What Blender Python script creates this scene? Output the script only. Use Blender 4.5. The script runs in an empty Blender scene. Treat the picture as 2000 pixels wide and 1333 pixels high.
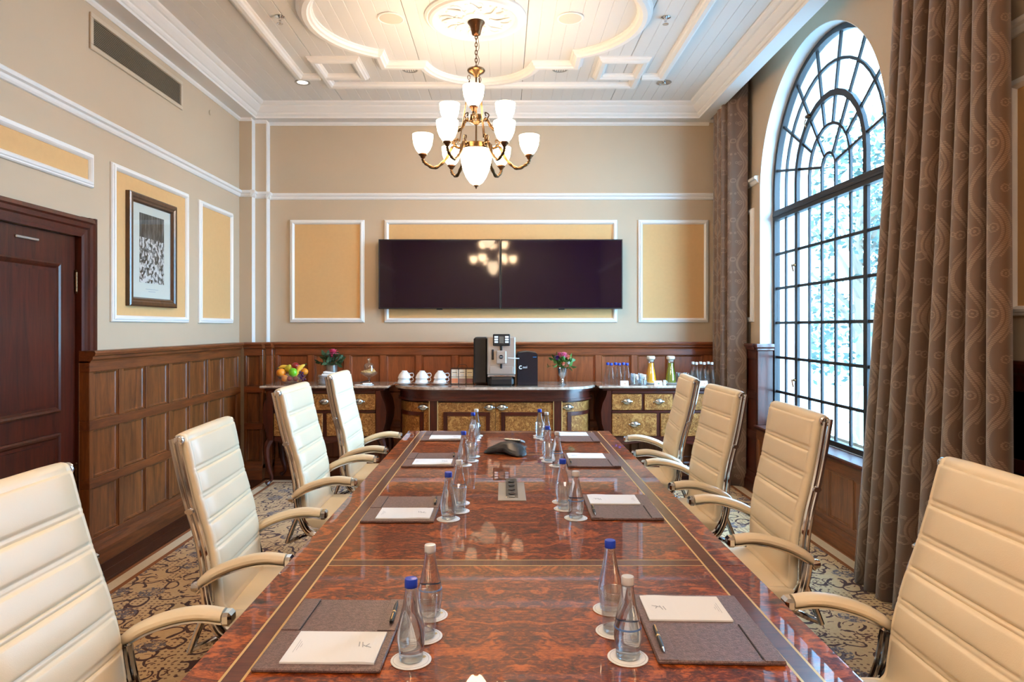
import bpy, bmesh, math, random
from mathutils import Vector, Matrix
random.seed(7)
PI = math.pi
S = bpy.context.scene
COL = S.collection

# ------------------------------------------------------------------ camera, sky, lights, exposure
cam = bpy.data.cameras.new('camera')
cam.sensor_width = 36.0
cam.lens = 23.76
cam.shift_x = 0.0085
cam.shift_y = -0.01325
cam.clip_start = 0.05
camo = bpy.data.objects.new('camera', cam)
camo.location = (0, 0, 1.48)
camo.rotation_euler = (PI / 2, 0, 0)
COL.objects.link(camo)
S.camera = camo

W = bpy.data.worlds.new('sky')
S.world = W
W.use_nodes = True
wn = W.node_tree
for n in list(wn.nodes):
    wn.nodes.remove(n)
wo = wn.nodes.new('ShaderNodeOutputWorld')
wb = wn.nodes.new('ShaderNodeBackground')
wg = wn.nodes.new('ShaderNodeTexCoord')
wsx = wn.nodes.new('ShaderNodeSeparateXYZ')
wr = wn.nodes.new('ShaderNodeValToRGB')
wr.color_ramp.elements[0].position = 0.0
wr.color_ramp.elements[0].color = (0.40, 0.71, 1.0, 1)
wr.color_ramp.elements[1].position = 0.9
wr.color_ramp.elements[1].color = (0.31, 0.61, 1.0, 1)
wn.links.new(wg.outputs['Generated'], wsx.inputs[0])
wn.links.new(wsx.outputs['Z'], wr.inputs[0])
wn.links.new(wr.outputs[0], wb.inputs[0])
wb.inputs[1].default_value = 40.0
wn.links.new(wb.outputs[0], wo.inputs[0])


def light(name, kind, loc, energy, color, rot=(0, 0, 0), **kw):
    l = bpy.data.lights.new(name, kind)
    l.energy = energy
    l.color = color
    for k, v in kw.items():
        setattr(l, k, v)
    o = bpy.data.objects.new(name, l)
    o.location = loc
    o.rotation_euler = rot
    COL.objects.link(o)
    return o


# daylight portal in the arched window, aimed into the room
po = light('window_portal', 'AREA', (2.50, 4.99, 2.13), 1.0, (1, 1, 1), (0, PI / 2, 0),
           shape='RECTANGLE', size=3.1, size_y=2.0)
po.data.cycles.is_portal = True
# added fill light above the unseen half of the room behind the camera
light('rear_fill_light', 'AREA', (-0.2, -1.4, 3.55), 65, (1.0, 0.95, 0.90), (0, 0, 0),
      shape='RECTANGLE', size=2.6, size_y=1.6)

S.view_settings.view_transform = 'Standard'
S.view_settings.look = 'None'
S.view_settings.gamma = 1.0
S.view_settings.use_curve_mapping = False
S.view_settings.exposure = -0.1
cy = S.cycles
cy.use_denoising = True
cy.max_bounces = 10
cy.diffuse_bounces = 5
cy.glossy_bounces = 5
cy.transmission_bounces = 8
cy.transparent_max_bounces = 16
cy.sample_clamp_indirect = 4.0
cy.caustics_reflective = False
cy.caustics_refractive = False

# ------------------------------------------------------------------ mesh helper


class MB:
    def __init__(s):
        s.v = []
        s.f = []
        s.uv = {}

    def add(s, vs, fs):
        b = len(s.v)
        s.v += [tuple(p) for p in vs]
        s.f += [tuple(i + b for i in f) for f in fs]
        return b

    def box(s, x0, x1, y0, y1, z0, z1, c=0.0):
        x0, x1 = min(x0, x1), max(x0, x1)
        y0, y1 = min(y0, y1), max(y0, y1)
        z0, z1 = min(z0, z1), max(z0, z1)
        if c <= 0:
            s.add([(x0, y0, z0), (x1, y0, z0), (x1, y1, z0), (x0, y1, z0),
                   (x0, y0, z1), (x1, y0, z1), (x1, y1, z1), (x0, y1, z1)],
                  [(0, 3, 2, 1), (4, 5, 6, 7), (0, 1, 5, 4), (1, 2, 6, 5), (2, 3, 7, 6), (3, 0, 4, 7)])
            return s
        c = min(c, (x1 - x0) * .49, (y1 - y0) * .49, (z1 - z0) * .49)
        X, Y, Z = (x0, x1), (y0, y1), (z0, z1)
        vs = []
        id_ = {}
        for i in (0, 1):
            for j in (0, 1):
                for k in (0, 1):
                    sx, sy, sz = (1 - 2 * i) * c, (1 - 2 * j) * c, (1 - 2 * k) * c
                    id_[(i, j, k)] = len(vs)
                    vs += [(X[i], Y[j] + sy, Z[k] + sz), (X[i] + sx, Y[j], Z[k] + sz), (X[i] + sx, Y[j] + sy, Z[k])]
        g = lambda i, j, k, a: id_[(i, j, k)] + a
        fs = []
        for i in (0, 1):
            fs.append((g(i, 0, 0, 0), g(i, 1, 0, 0), g(i, 1, 1, 0), g(i, 0, 1, 0)))
            fs.append((g(0, i, 0, 1), g(1, i, 0, 1), g(1, i, 1, 1), g(0, i, 1, 1)))
            fs.append((g(0, 0, i, 2), g(1, 0, i, 2), g(1, 1, i, 2), g(0, 1, i, 2)))
        for i in (0, 1):
            for j in (0, 1):
                fs.append((g(i, j, 0, 0), g(i, j, 1, 0), g(i, j, 1, 1), g(i, j, 0, 1)))
                fs.append((g(i, 0, j, 0), g(i, 1, j, 0), g(i, 1, j, 2), g(i, 0, j, 2)))
                fs.append((g(0, i, j, 1), g(1, i, j, 1), g(1, i, j, 2), g(0, i, j, 2)))
                for k in (0, 1):
                    fs.append((g(i, j, k, 0), g(i, j, k, 1), g(i, j, k, 2)))
        s.add(vs, fs)
        return s

    def prism(s, poly, a0, a1, axis='z'):
        """extrude a 2-D polygon along an axis; (u,v) are the other two axes in x,y,z order"""
        def P(u, v, a):
            return {'z': (u, v, a), 'y': (u, a, v), 'x': (a, u, v)}[axis]
        n = len(poly)
        vs = [P(u, v, a0) for u, v in poly] + [P(u, v, a1) for u, v in poly]
        fs = [tuple(range(n))[::-1], tuple(range(n, 2 * n))]
        fs += [(i, (i + 1) % n, n + (i + 1) % n, n + i) for i in range(n)]
        s.add(vs, fs)
        return s

    def lathe(s, prof, n=20, c=(0, 0, 0), axis='z', sx=1.0, sy=1.0, cap=True):
        rings = []
        vs = []
        for r, h in prof:
            if r < 1e-5:
                rings.append([len(vs)])
                vs.append((0, 0, h))
            else:
                rings.append(list(range(len(vs), len(vs) + n)))
                vs += [(r * sx * math.cos(2 * PI * i / n), r * sy * math.sin(2 * PI * i / n), h) for i in range(n)]
        fs = []
        for a, b in zip(rings, rings[1:]):
            for i in range(n):
                j = (i + 1) % n
                if len(a) == 1 and len(b) > 1:
                    fs.append((a[0], b[i], b[j]))
                elif len(b) == 1 and len(a) > 1:
                    fs.append((a[i], a[j], b[0]))
                elif len(a) > 1:
                    fs.append((a[i], a[j], b[j], b[i]))
        if cap:
            if len(rings[0]) > 1:
                fs.append(tuple(rings[0][::-1]))
            if len(rings[-1]) > 1:
                fs.append(tuple(rings[-1]))
        if axis == 'x':
            vs = [(h, x, y) for x, y, h in vs]
        elif axis == 'y':
            vs = [(x, h, y) for x, y, h in vs]
        s.add([(x + c[0], y + c[1], z + c[2]) for x, y, z in vs], fs)
        return s

    def tube(s, pts, r, n=8, closed=False, ry=None, up=None):
        """sweep an elliptic section (r across, ry along up) along points; r may be a list"""
        P = [Vector(p) for p in pts]
        m = len(P)
        R = r if isinstance(r, (list, tuple)) else [r] * m
        Q = R if ry is None else (ry if isinstance(ry, (list, tuple)) else [ry] * m)
        rings = []
        ref = Vector(up) if up else None
        prev = None
        b = len(s.v)
        for i in range(m):
            if closed:
                t = P[(i + 1) % m] - P[i - 1]
            else:
                t = P[min(i + 1, m - 1)] - P[max(i - 1, 0)]
            t.normalize()
            if ref is not None:
                u = ref - t * ref.dot(t)
            elif prev is None:
                a = Vector((0, 0, 1)) if abs(t.z) < .9 else Vector((1, 0, 0))
                u = a - t * a.dot(t)
            else:
                u = prev - t * prev.dot(t)
            u.normalize()
            prev = u
            w = t.cross(u)
            for k in range(n):
                an = 2 * PI * (k + .5) / n
                s.v.append(tuple(P[i] + w * (R[i] * math.cos(an)) + u * (Q[i] * math.sin(an))))
        for i in range(m if closed else m - 1):
            for k in range(n):
                a0 = b + i * n + k
                a1 = b + i * n + (k + 1) % n
                c0 = b + ((i + 1) % m) * n + k
                c1 = b + ((i + 1) % m) * n + (k + 1) % n
                s.f.append((a0, a1, c1, c0))
        if not closed:
            s.f.append(tuple(range(b, b + n))[::-1])
            s.f.append(tuple(range(b + (m - 1) * n, b + m * n)))
        return s

    def rings(s, rs, cap=True):
        n = len(rs[0])
        b = len(s.v)
        for r in rs:
            s.v += [tuple(p) for p in r]
        for i in range(len(rs) - 1):
            for k in range(n):
                s.f.append((b + i * n + k, b + i * n + (k + 1) % n, b + (i + 1) * n + (k + 1) % n, b + (i + 1) * n + k))
        if cap:
            s.f.append(tuple(range(b, b + n))[::-1])
            s.f.append(tuple(range(b + (len(rs) - 1) * n, b + len(rs) * n)))
        return s

    def sphere(s, c, r, n=12, m=8, sx=1, sy=1, sz=1):
        prof = [(r * math.sin(PI * i / m), -r * math.cos(PI * i / m)) for i in range(m + 1)]
        prof[0] = (0, -r)
        prof[-1] = (0, r)
        b = len(s.v)
        s.lathe(prof, n)
        for i in range(b, len(s.v)):
            x, y, z = s.v[i]
            s.v[i] = (x * sx + c[0], y * sy + c[1], z * sz + c[2])
        return s

    def xf(s, M):
        s.v = [tuple(M @ Vector(p)) for p in s.v]
        return s

    def shift(s, d):
        s.v = [(p[0] + d[0], p[1] + d[1], p[2] + d[2]) for p in s.v]
        return s

    def join(s, o):
        s.add(o.v, o.f)
        return s

    def mesh(s, name, m=None, smooth=False):
        me = bpy.data.meshes.new(name)
        me.from_pydata(s.v, [], s.f)
        bm = bmesh.new()
        bm.from_mesh(me)
        bmesh.ops.recalc_face_normals(bm, faces=bm.faces)
        if smooth:
            ang = smooth if isinstance(smooth, float) else 0.7
            for f in bm.faces:
                f.smooth = True
            for e in bm.edges:
                if len(e.link_faces) == 2 and e.calc_face_angle(0) > ang:
                    e.smooth = False
        bm.to_mesh(me)
        bm.free()
        if m:
            me.materials.append(m)
        return me

    def build(s, name, m=None, parent=None, smooth=False, loc=(0, 0, 0), label=None):
        o = bpy.data.objects.new(name, s.mesh(name, m, smooth))
        COL.objects.link(o)
        o.location = loc
        if parent:
            o.parent = parent
        if label:
            o['label'] = label
        return o


def tag(o, label=None, cat=None, group=None, kind=None):
    if label:
        o['label'] = label
    if cat:
        o['category'] = cat
    if group:
        o['group'] = group
    if kind:
        o['kind'] = kind
    return o


def thing(name, label, cat, loc=(0, 0, 0), rz=0, group=None):
    o = bpy.data.objects.new(name, None)
    o.empty_display_size = .1
    COL.objects.link(o)
    o.location = loc
    o.rotation_euler = (0, 0, rz)
    return tag(o, label, cat, group)


KIDS = {}


def copy_tree(o, parent=None):
    c = o.copy()
    COL.objects.link(c)
    if parent:
        c.parent = parent
    for ch in [x for x in o.children]:
        copy_tree(ch, c)
    return c


def inst(name, mesh, parent, loc=(0, 0, 0), rot=(0, 0, 0), sc=(1, 1, 1)):
    o = bpy.data.objects.new(name, mesh)
    COL.objects.link(o)
    o.location = loc
    o.rotation_euler = rot
    o.scale = sc
    o.parent = parent
    return o


def box(name, m, parent, x0, x1, y0, y1, z0, z1, c=0.0, label=None):
    return MB().box(x0, x1, y0, y1, z0, z1, c).build(name, m, parent, label=label)


def smoothpts(ctrl, n=8):
    """Catmull-Rom through control points"""
    P = [Vector(p) for p in ctrl]
    P = [P[0] * 2 - P[1]] + P + [P[-1] * 2 - P[-2]]
    out = []
    for i in range(1, len(P) - 2):
        for k in range(n):
            t = k / n
            a, b, c, d = P[i - 1], P[i], P[i + 1], P[i + 2]
            out.append(0.5 * ((2 * b) + (c - a) * t + (2 * a - 5 * b + 4 * c - d) * t * t + (3 * b - a - 3 * c + d) * t ** 3))
    out.append(P[-2])
    return out


# ------------------------------------------------------------------ materials


class NT:
    def __init__(s, name):
        s.m = bpy.data.materials.new(name)
        s.m.use_nodes = True
        s.t = s.m.node_tree
        for n in list(s.t.nodes):
            s.t.nodes.remove(n)
        s.out = s.t.nodes.new('ShaderNodeOutputMaterial')

    def set(s, sock, v):
        if isinstance(v, bpy.types.NodeSocket):
            s.t.links.new(v, sock)
        elif v is not None:
            if sock.type == 'RGBA' and len(v) == 3:
                v = (*v, 1)
            sock.default_value = v

    def n(s, typ, ins=None, out=0, **props):
        nd = s.t.nodes.new('ShaderNode' + typ)
        for k, v in props.items():
            setattr(nd, k, v)
        for k, v in (ins or {}).items():
            s.set(nd.inputs[k], v)
        return nd.outputs[out]

    def math(s, op, a, b=None, c=None, clamp=False):
        nd = s.t.nodes.new('ShaderNodeMath')
        nd.operation = op
        nd.use_clamp = clamp
        for i, v in enumerate((a, b, c)):
            if v is not None:
                s.set(nd.inputs[i], v)
        return nd.outputs[0]

    def mix(s, f, a, b, blend='MIX'):
        nd = s.t.nodes.new('ShaderNodeMix')
        nd.data_type = 'RGBA'
        nd.blend_type = blend
        s.set(nd.inputs[0], f)
        s.set(nd.inputs[6], a)
        s.set(nd.inputs[7], b)
        return nd.outputs[2]

    def ramp(s, f, stops, interp='LINEAR'):
        nd = s.t.nodes.new('ShaderNodeValToRGB')
        cr = nd.color_ramp
        cr.interpolation = interp
        while len(cr.elements) < len(stops):
            cr.elements.new(.5)
        for e, (p, c) in zip(cr.elements, stops):
            e.position = p
            if not isinstance(c, (tuple, list)):
                c = (c, c, c)
            e.color = (*c, 1) if len(c) == 3 else c
        s.set(nd.inputs[0], f)
        return nd.outputs[0]

    def obj(s, scale=(1, 1, 1), loc=(0, 0, 0), rnd=False):
        co = s.n('TexCoord', out=3)
        if rnd:
            r = s.n('ObjectInfo', out='Random')
            rr = s.n('CombineXYZ', {0: s.math('MULTIPLY', r, 17.3), 1: s.math('MULTIPLY', r, 31.7), 2: s.math('MULTIPLY', r, 11.1)})
            co = s.n('VectorMath', {0: co, 1: rr}, operation='ADD')
        return s.n('Mapping', {'Vector': co, 'Scale': scale, 'Location': loc})

    def noise(s, vec, scale=5, detail=4, rough=.5, dist=0, out=0):
        return s.n('TexNoise', {'Vector': vec, 'Scale': scale, 'Detail': detail, 'Roughness': rough, 'Distortion': dist}, out=out)

    def bump(s, h, strength=.2, dist=.01):
        return s.n('Bump', {'Height': h, 'Strength': strength, 'Distance': dist})

    def bsdf(s, color, rough=.5, metal=0.0, coat=0.0, spec=None, normal=None, trans=0.0, ior=None, emit=None, estr=0, sheen=0, coatr=.03, tint=None):
        nd = s.t.nodes.new('ShaderNodeBsdfPrincipled')
        s.set(nd.inputs['Base Color'], color)
        s.set(nd.inputs['Roughness'], rough)
        s.set(nd.inputs['Metallic'], metal)
        s.set(nd.inputs['Coat Weight'], coat)
        s.set(nd.inputs['Coat Roughness'], coatr)
        if spec is not None:
            s.set(nd.inputs['Specular IOR Level'], spec)
        if normal is not None:
            s.set(nd.inputs['Normal'], normal)
        s.set(nd.inputs['Transmission Weight'], trans)
        if ior:
            nd.inputs['IOR'].default_value = ior
        if sheen:
            nd.inputs['Sheen Weight'].default_value = sheen
        if emit is not None:
            s.set(nd.inputs['Emission Color'], emit)
            nd.inputs['Emission Strength'].default_value = estr
        return nd.outputs[0]

    def done(s, surf):
        s.t.links.new(surf, s.out.inputs[0])
        return s.m


def lin(r, g, b):
    f = lambda c: (c / 255 / 12.92) if c / 255 <= .04045 else ((c / 255 + .055) / 1.055) ** 2.4
    return (f(r), f(g), f(b))


def plain(name, rgb, rough=.5, metal=0.0, coat=0.0, bump=None, var=0.0, vs=6, **k):
    t = NT(name)
    c = lin(*rgb)
    nrm = None
    col = c
    if var or bump:
        co = t.obj()
    if var:
        f = t.noise(co, vs, 3)
        col = t.mix(f, tuple(x * (1 - var) for x in c), tuple(min(1, x * (1 + var)) for x in c))
    if bump:
        nrm = t.bump(t.noise(co, bump[0], 3), bump[1], bump[2] if len(bump) > 2 else .002)
    return t.done(t.bsdf(col, rough, metal, coat, normal=nrm, **k))


def wood(name, dark, lite, scale=(14, 14, 1.2), rough=.35, coat=.3, rnd=True, contrast=(.3, .75), spec=.5):
    t = NT(name)
    co = t.obj(scale, rnd=rnd)
    w = t.noise(co, 1.6, 6, .6, 1.2)
    f = t.noise(t.obj(tuple(x * 6 for x in scale), rnd=rnd), 2.0, 3, .6)
    h = t.math('ADD', t.math('MULTIPLY', w, .7), t.math('MULTIPLY', f, .3))
    col = t.ramp(h, [(contrast[0], lin(*dark)), (contrast[1], lin(*lite))])
    return t.done(t.bsdf(col, rough, 0, coat, spec=spec, normal=t.bump(h, .12, .002), coatr=.15))


M = {}
M['wall'] = plain('greige_wall_paint', (192, 172, 147), .75, bump=(140, .25, .001), var=.02)
M['field'] = plain('ochre_panel_fabric', (208, 166, 112), .85, bump=(260, .5, .001), var=.05, vs=30)
M['white'] = plain('white_trim_paint', (244, 241, 238), .45, bump=(20, .05))
M['ceil'] = plain('ceiling_paint', (228, 226, 224), .65)
M['plaster'] = plain('white_plaster', (232, 232, 232), .7, bump=(30, .1))
M['wood'] = wood('oak_panelling', (58, 28, 11), (150, 88, 40), (14, 14, 1.3), .42, .15)
M['woodh'] = wood('oak_rails', (66, 31, 12), (138, 77, 35), (14, 1.3, 14), .42, .15)
M['woodx'] = wood('oak_rails_across', (86, 40, 17), (150, 80, 38), (1.3, 14, 14), .38, .35)
M['woodback'] = wood('oak_panelling_back', (102, 50, 22), (164, 92, 46), (14, 14, 1.3), .42, .15)
M['mahog'] = wood('dark_mahogany', (38, 13, 7), (88, 34, 16), (12, 12, 1.0), .38, .2, spec=.3)
M['mahogx'] = wood('dark_mahogany_across', (40, 12, 8), (92, 34, 19), (1.0, 12, 12), .3, .5)
M['floorwood'] = wood('dark_floor_wood', (28, 11, 7), (66, 28, 18), (16, 1.2, 16), .25, .4)
M['chrome'] = plain('chrome', (225, 225, 228), .08, 1.0)
M['steel'] = plain('brushed_steel', (176, 174, 170), .35, .85)
M['black'] = plain('black_plastic', (20, 19, 21), .42)
M['rubber'] = plain('black_rubber', (24, 24, 24), .7)
M['brass'] = plain('antique_brass', (84, 64, 42), .3, 1.0, bump=(60, .2))
M['bronze'] = plain('dark_bronze', (88, 58, 36), .35, .9)
M['inlay'] = plain('brass_inlay', (222, 186, 120), .3, .3)
M['paper'] = plain('white_paper', (250, 250, 250), .8)
M['grey'] = plain('pale_grey_ink', (190, 192, 198), .9)
M['china'] = plain('white_china', (244, 245, 248), .12, coat=.5)
M['iron'] = plain('black_iron', (22, 20, 24), .55)
M['screen'] = plain('black_screen', (20, 7, 24), .05)
M['silver'] = plain('silver', (205, 208, 212), .2, 1.0)
M['leaf'] = plain('green_leaf', (62, 96, 44), .5, var=.4, vs=40)
M['bluecap'] = plain('blue_cap', (24, 62, 190), .35)
M['whitecap'] = plain('silver_cap', (224, 226, 230), .3, .2)
# leather, carpet, burl and the other patterned materials
def mk_leather():
    t = NT('cream_leather')
    co = t.obj()
    h = t.math('ADD', t.math('MULTIPLY', t.n('TexVoronoi', {'Vector': co, 'Scale': 420.0}), .6), t.noise(co, 9, 4))
    c = t.mix(t.noise(co, 5, 3), lin(240, 220, 186), lin(246, 230, 200))
    return t.done(t.bsdf(c, .42, 0, .08, normal=t.bump(h, .12, .002), coatr=.3))


M['leather'] = mk_leather()


def mk_brownleather():
    t = NT('brown_leather')
    co = t.obj()
    v = t.n('TexVoronoi', {'Vector': co, 'Scale': 330.0})
    n2 = t.noise(co, 90, 5, .7)
    c = t.ramp(t.math('ADD', t.math('MULTIPLY', n2, .8), t.math('MULTIPLY', v, .3)), [(.3, lin(54, 36, 36)), (.75, lin(132, 104, 100))])  # crackle mottle; the lighter tone also paints in reflected highlights
    return t.done(t.bsdf(c, .38, 0, .1, normal=t.bump(t.math('ADD', v, n2), .4, .0015), coatr=.3))


M['brownleather'] = mk_brownleather()


def mk_burl(name='burl_walnut', mirror=True, dark=(30, 11, 5), mid=(104, 42, 14), lite=(182, 92, 36), sc=1.0, rough=.012, coat=.62, rnd=False, flip_y=None):
    t = NT(name)
    co = t.n('TexCoord', out=3)
    if mirror:
        sx = t.n('SeparateXYZ', {0: co}, out=0)
        sp = t.t.nodes.new('ShaderNodeSeparateXYZ')
        t.set(sp.inputs[0], co)
        ax = t.math('ABSOLUTE', sp.outputs[0])
        y = sp.outputs[1]
        if flip_y is not None:
            y = t.math('ABSOLUTE', t.math('SUBTRACT', y, flip_y))
        co = t.n('CombineXYZ', {0: ax, 1: y, 2: sp.outputs[2]})
    elif rnd:
        co = t.obj(rnd=True)
    big = t.noise(t.n('Mapping', {'Vector': co, 'Scale': (2.8 * sc, 4.2 * sc, 2.8 * sc)}), 1.6, 5, .62, 2.2)
    ring = t.math('SINE', t.math('MULTIPLY', big, 34.0))
    fine = t.noise(t.n('Mapping', {'Vector': co, 'Scale': (10 * sc, 16 * sc, 10 * sc)}), 3.2, 6, .72, 1.4)
    grain = t.noise(t.n('Mapping', {'Vector': co, 'Scale': (9 * sc, 60 * sc, 9 * sc)}), 3.0, 3, .6, .6)
    h = t.math('ADD', t.math('ADD', t.math('MULTIPLY', big, .45), t.math('MULTIPLY', fine, .65)), t.math('MULTIPLY', ring, .05))
    h = t.math('ADD', h, t.math('MULTIPLY', t.math('SUBTRACT', grain, .5), .22))
    c = t.ramp(h, [(.38, lin(*dark)), (.53, lin(*mid)), (.70, lin(*lite))])
    return t.done(t.bsdf(c, .45, 0, coat, spec=.15, coatr=rough))


M['burl'] = mk_burl()
M['band'] = wood('crossband', (56, 22, 12), (116, 58, 34), (2, 20, 8), .3, .7, rnd=False, spec=.1)
M['bandx'] = wood('crossband_across', (56, 22, 12), (116, 58, 34), (20, 2, 8), .3, .7, rnd=False, spec=.1)
M['burlfront'] = mk_burl('burl_fronts', False, (70, 40, 15), (138, 88, 42), (186, 136, 78), 2.4, .12, .5, True)


def mk_marble():
    t = NT('veined_marble')
    co = t.obj()
    n1 = t.noise(co, 5, 8, .65, 2.0)
    v = t.noise(co, 22, 6, .7, 1.0)
    c = t.ramp(t.math('ADD', t.math('MULTIPLY', n1, .6), t.math('MULTIPLY', v, .4)),
               [(.32, lin(128, 98, 82)), (.5, lin(188, 166, 148)), (.68, lin(226, 214, 202))])
    return t.done(t.bsdf(c, .12, 0, .4))


M['marble'] = mk_marble()


def mk_carpet():
    t = NT('scrolled_carpet')
    co = t.obj()
    warp = t.noise(co, 3.0, 2, .5, out=1)
    wv = t.n('VectorMath', {0: warp, 1: (.5, .5, .5)}, operation='SUBTRACT')
    wv = t.n('VectorMath', {0: wv, 'Scale': .22}, operation='SCALE')
    p = t.n('VectorMath', {0: co, 1: wv}, operation='ADD')
    # scrolling stems: rings of a cell pattern, broken up by noise
    d = t.n('TexVoronoi', {'Vector': p, 'Scale': 7.5, 'Randomness': .9}, voronoi_dimensions='2D')
    r1 = t.math('ABSOLUTE', t.math('SUBTRACT', d, .36))
    stem = t.math('LESS_THAN', r1, .055)
    gate = t.math('GREATER_THAN', t.noise(co, 9, 2), .44)
    stem = t.math('MULTIPLY', stem, gate)
    d2 = t.n('TexVoronoi', {'Vector': p, 'Scale': 13.0, 'Randomness': 1.0}, voronoi_dimensions='2D')
    r2 = t.math('LESS_THAN', t.math('ABSOLUTE', t.math('SUBTRACT', d2, .33)), .05)
    gate2 = t.math('GREATER_THAN', t.noise(co, 12, 2, .5, 1), .52)
    curl = t.math('MULTIPLY', r2, gate2)
    # regular dots
    dd = t.n('TexVoronoi', {'Vector': co, 'Scale': 34.0, 'Randomness': 0.0}, voronoi_dimensions='2D')
    dots = t.math('MULTIPLY', t.math('LESS_THAN', dd, .22), t.math('LESS_THAN', t.noise(co, 3.2, 1), .5))
    # bluish blossoms
    bl = t.n('TexVoronoi', {'Vector': co, 'Scale': 3.0, 'Randomness': .6}, voronoi_dimensions='2D')
    bn = t.noise(co, 45, 3, .7)
    bloom = t.math('MULTIPLY', t.math('LESS_THAN', bl, .2), t.math('GREATER_THAN', bn, .5))
    base = t.mix(t.noise(co, 60, 3), lin(192, 154, 106), lin(218, 186, 140))
    c = t.mix(dots, base, lin(120, 82, 52))
    c = t.mix(curl, c, lin(92, 46, 26))
    c = t.mix(stem, c, lin(70, 30, 20))
    c = t.mix(bloom, c, lin(104, 92, 96))
    return t.done(t.bsdf(c, .95, normal=t.bump(t.noise(co, 240, 2), .5, .003), sheen=.1))


M['carpet'] = mk_carpet()
M['stripe'] = plain('cream_carpet_stripe', (216, 198, 168), .95, bump=(240, .5, .003), var=.08, vs=60)
M['stripebrown'] = plain('rust_carpet_stripe', (140, 84, 44), .95, bump=(240, .5, .003), var=.1, vs=60)


def mk_damask():
    t = NT('brown_damask')
    uv = t.n('UVMap')
    sp = t.t.nodes.new('ShaderNodeSeparateXYZ')
    t.set(sp.inputs[0], uv)
    u, v = sp.outputs[0], sp.outputs[1]
    # ogee repeat: 0.30 m across, 0.62 m tall; unit cell mirrored about its middle
    uu = t.math('ABSOLUTE', t.math('SUBTRACT', t.math('FRACT', t.math('DIVIDE', u, .30)), .5))   # 0..0.5
    vv = t.math('FRACT', t.math('DIVIDE', v, .36))
    s = t.math('SINE', t.math('MULTIPLY', vv, 2 * PI))
    cpos = t.math('ADD', .25, t.math('MULTIPLY', s, .13))
    d = t.math('ABSOLUTE', t.math('SUBTRACT', uu, cpos))
    vine = t.math('LESS_THAN', d, .035)
    vine2 = t.math('MULTIPLY', t.math('LESS_THAN', t.math('ABSOLUTE', t.math('SUBTRACT', d, .075)), .018), t.math('GREATER_THAN', s, -.4))

    def ring(cu, cv, r, w, fill=False):
        du = t.math('MULTIPLY', t.math('SUBTRACT', uu, cu), .30)
        dv = t.math('MULTIPLY', t.math('SUBTRACT', vv, cv), .36)
        dist = t.math('SQRT', t.math('ADD', t.math('MULTIPLY', du, du), t.math('MULTIPLY', dv, dv)))
        if fill:
            return t.math('LESS_THAN', dist, r)
        return t.math('LESS_THAN', t.math('ABSOLUTE', t.math('SUBTRACT', dist, r)), w)
    pat = t.math('MAXIMUM', vine, vine2)
    for a in ((.20, .28, .017, .0035), (.20, .28, .006, 0, True), (.34, .74, .015, .0035), (.34, .74, .0055, 0, True), (.10, .30, .010, .003), (.42, .76, .010, .003),
              (.06, .52, .011, 0, True), (.02, .85, .016, .005), (.46, .10, .02, .005), (.47, .42, .010, 0, True)):
        pat = t.math('MAXIMUM', pat, ring(*a))
    weave = t.noise(t.n('Mapping', {'Vector': uv, 'Scale': (420, 160, 1)}), 1.0, 2)
    bead = t.math('ADD', .55, t.math('MULTIPLY', .45, t.math('SINE', t.math('MULTIPLY', t.math('ADD', v, t.math('MULTIPLY', uu, .12)), 780.0))))
    pat = t.math('MULTIPLY', pat, bead)
    c = t.mix(pat, lin(104, 80, 64), lin(150, 122, 100))
    c = t.mix(t.math('MULTIPLY', weave, .35), c, lin(90, 62, 46))
    rough = t.math('SUBTRACT', .62, t.math('MULTIPLY', pat, .22))
    return t.done(t.bsdf(c, rough, normal=t.bump(t.math('ADD', pat, t.math('MULTIPLY', weave, .4)), .35, .002), sheen=.35))


M['damask'] = mk_damask()


def mk_thin_glass(name, tint=(1, 1, 1), gl=.12, rough=.0):
    t = NT(name)
    tr = t.n('BsdfTransparent', {'Color': (*tint, 1)})
    g = t.n('BsdfGlossy', {'Color': (1, 1, 1, 1), 'Roughness': rough})
    fc = t.n('LayerWeight', {'Blend': .5}, out='Facing')
    ms = t.t.nodes.new('ShaderNodeMixShader')
    t.set(ms.inputs[0], t.math('ADD', t.math('MULTIPLY', t.math('POWER', fc, 5.0), .6), gl * .3, clamp=True))
    t.set(ms.inputs[1], tr)
    t.set(ms.inputs[2], g)
    return t.done(ms.outputs[0])


M['pane'] = mk_thin_glass('window_glass', (.94, .97, .98), .1)
M['thinglass'] = mk_thin_glass('clear_thin_glass', (.93, .95, .96), .5)


def mk_bottle(name, tint, ior, see=.35):
    t = NT(name)
    b = t.bsdf((*tint, 1), 0.0, trans=1.0, ior=ior)
    tr = t.n('BsdfTransparent', {'Color': (*tint, 1)})
    ms = t.t.nodes.new('ShaderNodeMixShader')
    t.set(ms.inputs[0], see)
    t.set(ms.inputs[1], b)
    t.set(ms.inputs[2], tr)
    return t.done(ms.outputs[0])


M['bottleglass'] = mk_bottle('bottle_glass', (.96, .985, 1.0), 1.36, .25)
M['carafeglass'] = M['thinglass']


def mk_shade():
    t = NT('lit_frosted_shade')
    e = t.n('Emission', {'Color': (1.0, .76, .5, 1), 'Strength': SHADE})
    tr = t.n('BsdfTranslucent', {'Color': (1, .9, .8, 1)})
    ms = t.t.nodes.new('ShaderNodeAddShader')
    t.set(ms.inputs[0], e)
    t.set(ms.inputs[1], tr)
    return t.done(ms.outputs[0])


SHADE = 16.0
M['shade'] = mk_shade()


def emis(name, col, st):
    t = NT(name)
    return t.done(t.n('Emission', {'Color': (*col, 1), 'Strength': st}))


M['lampon'] = emis('lit_downlight', (1, .9, .8), 4)


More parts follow.
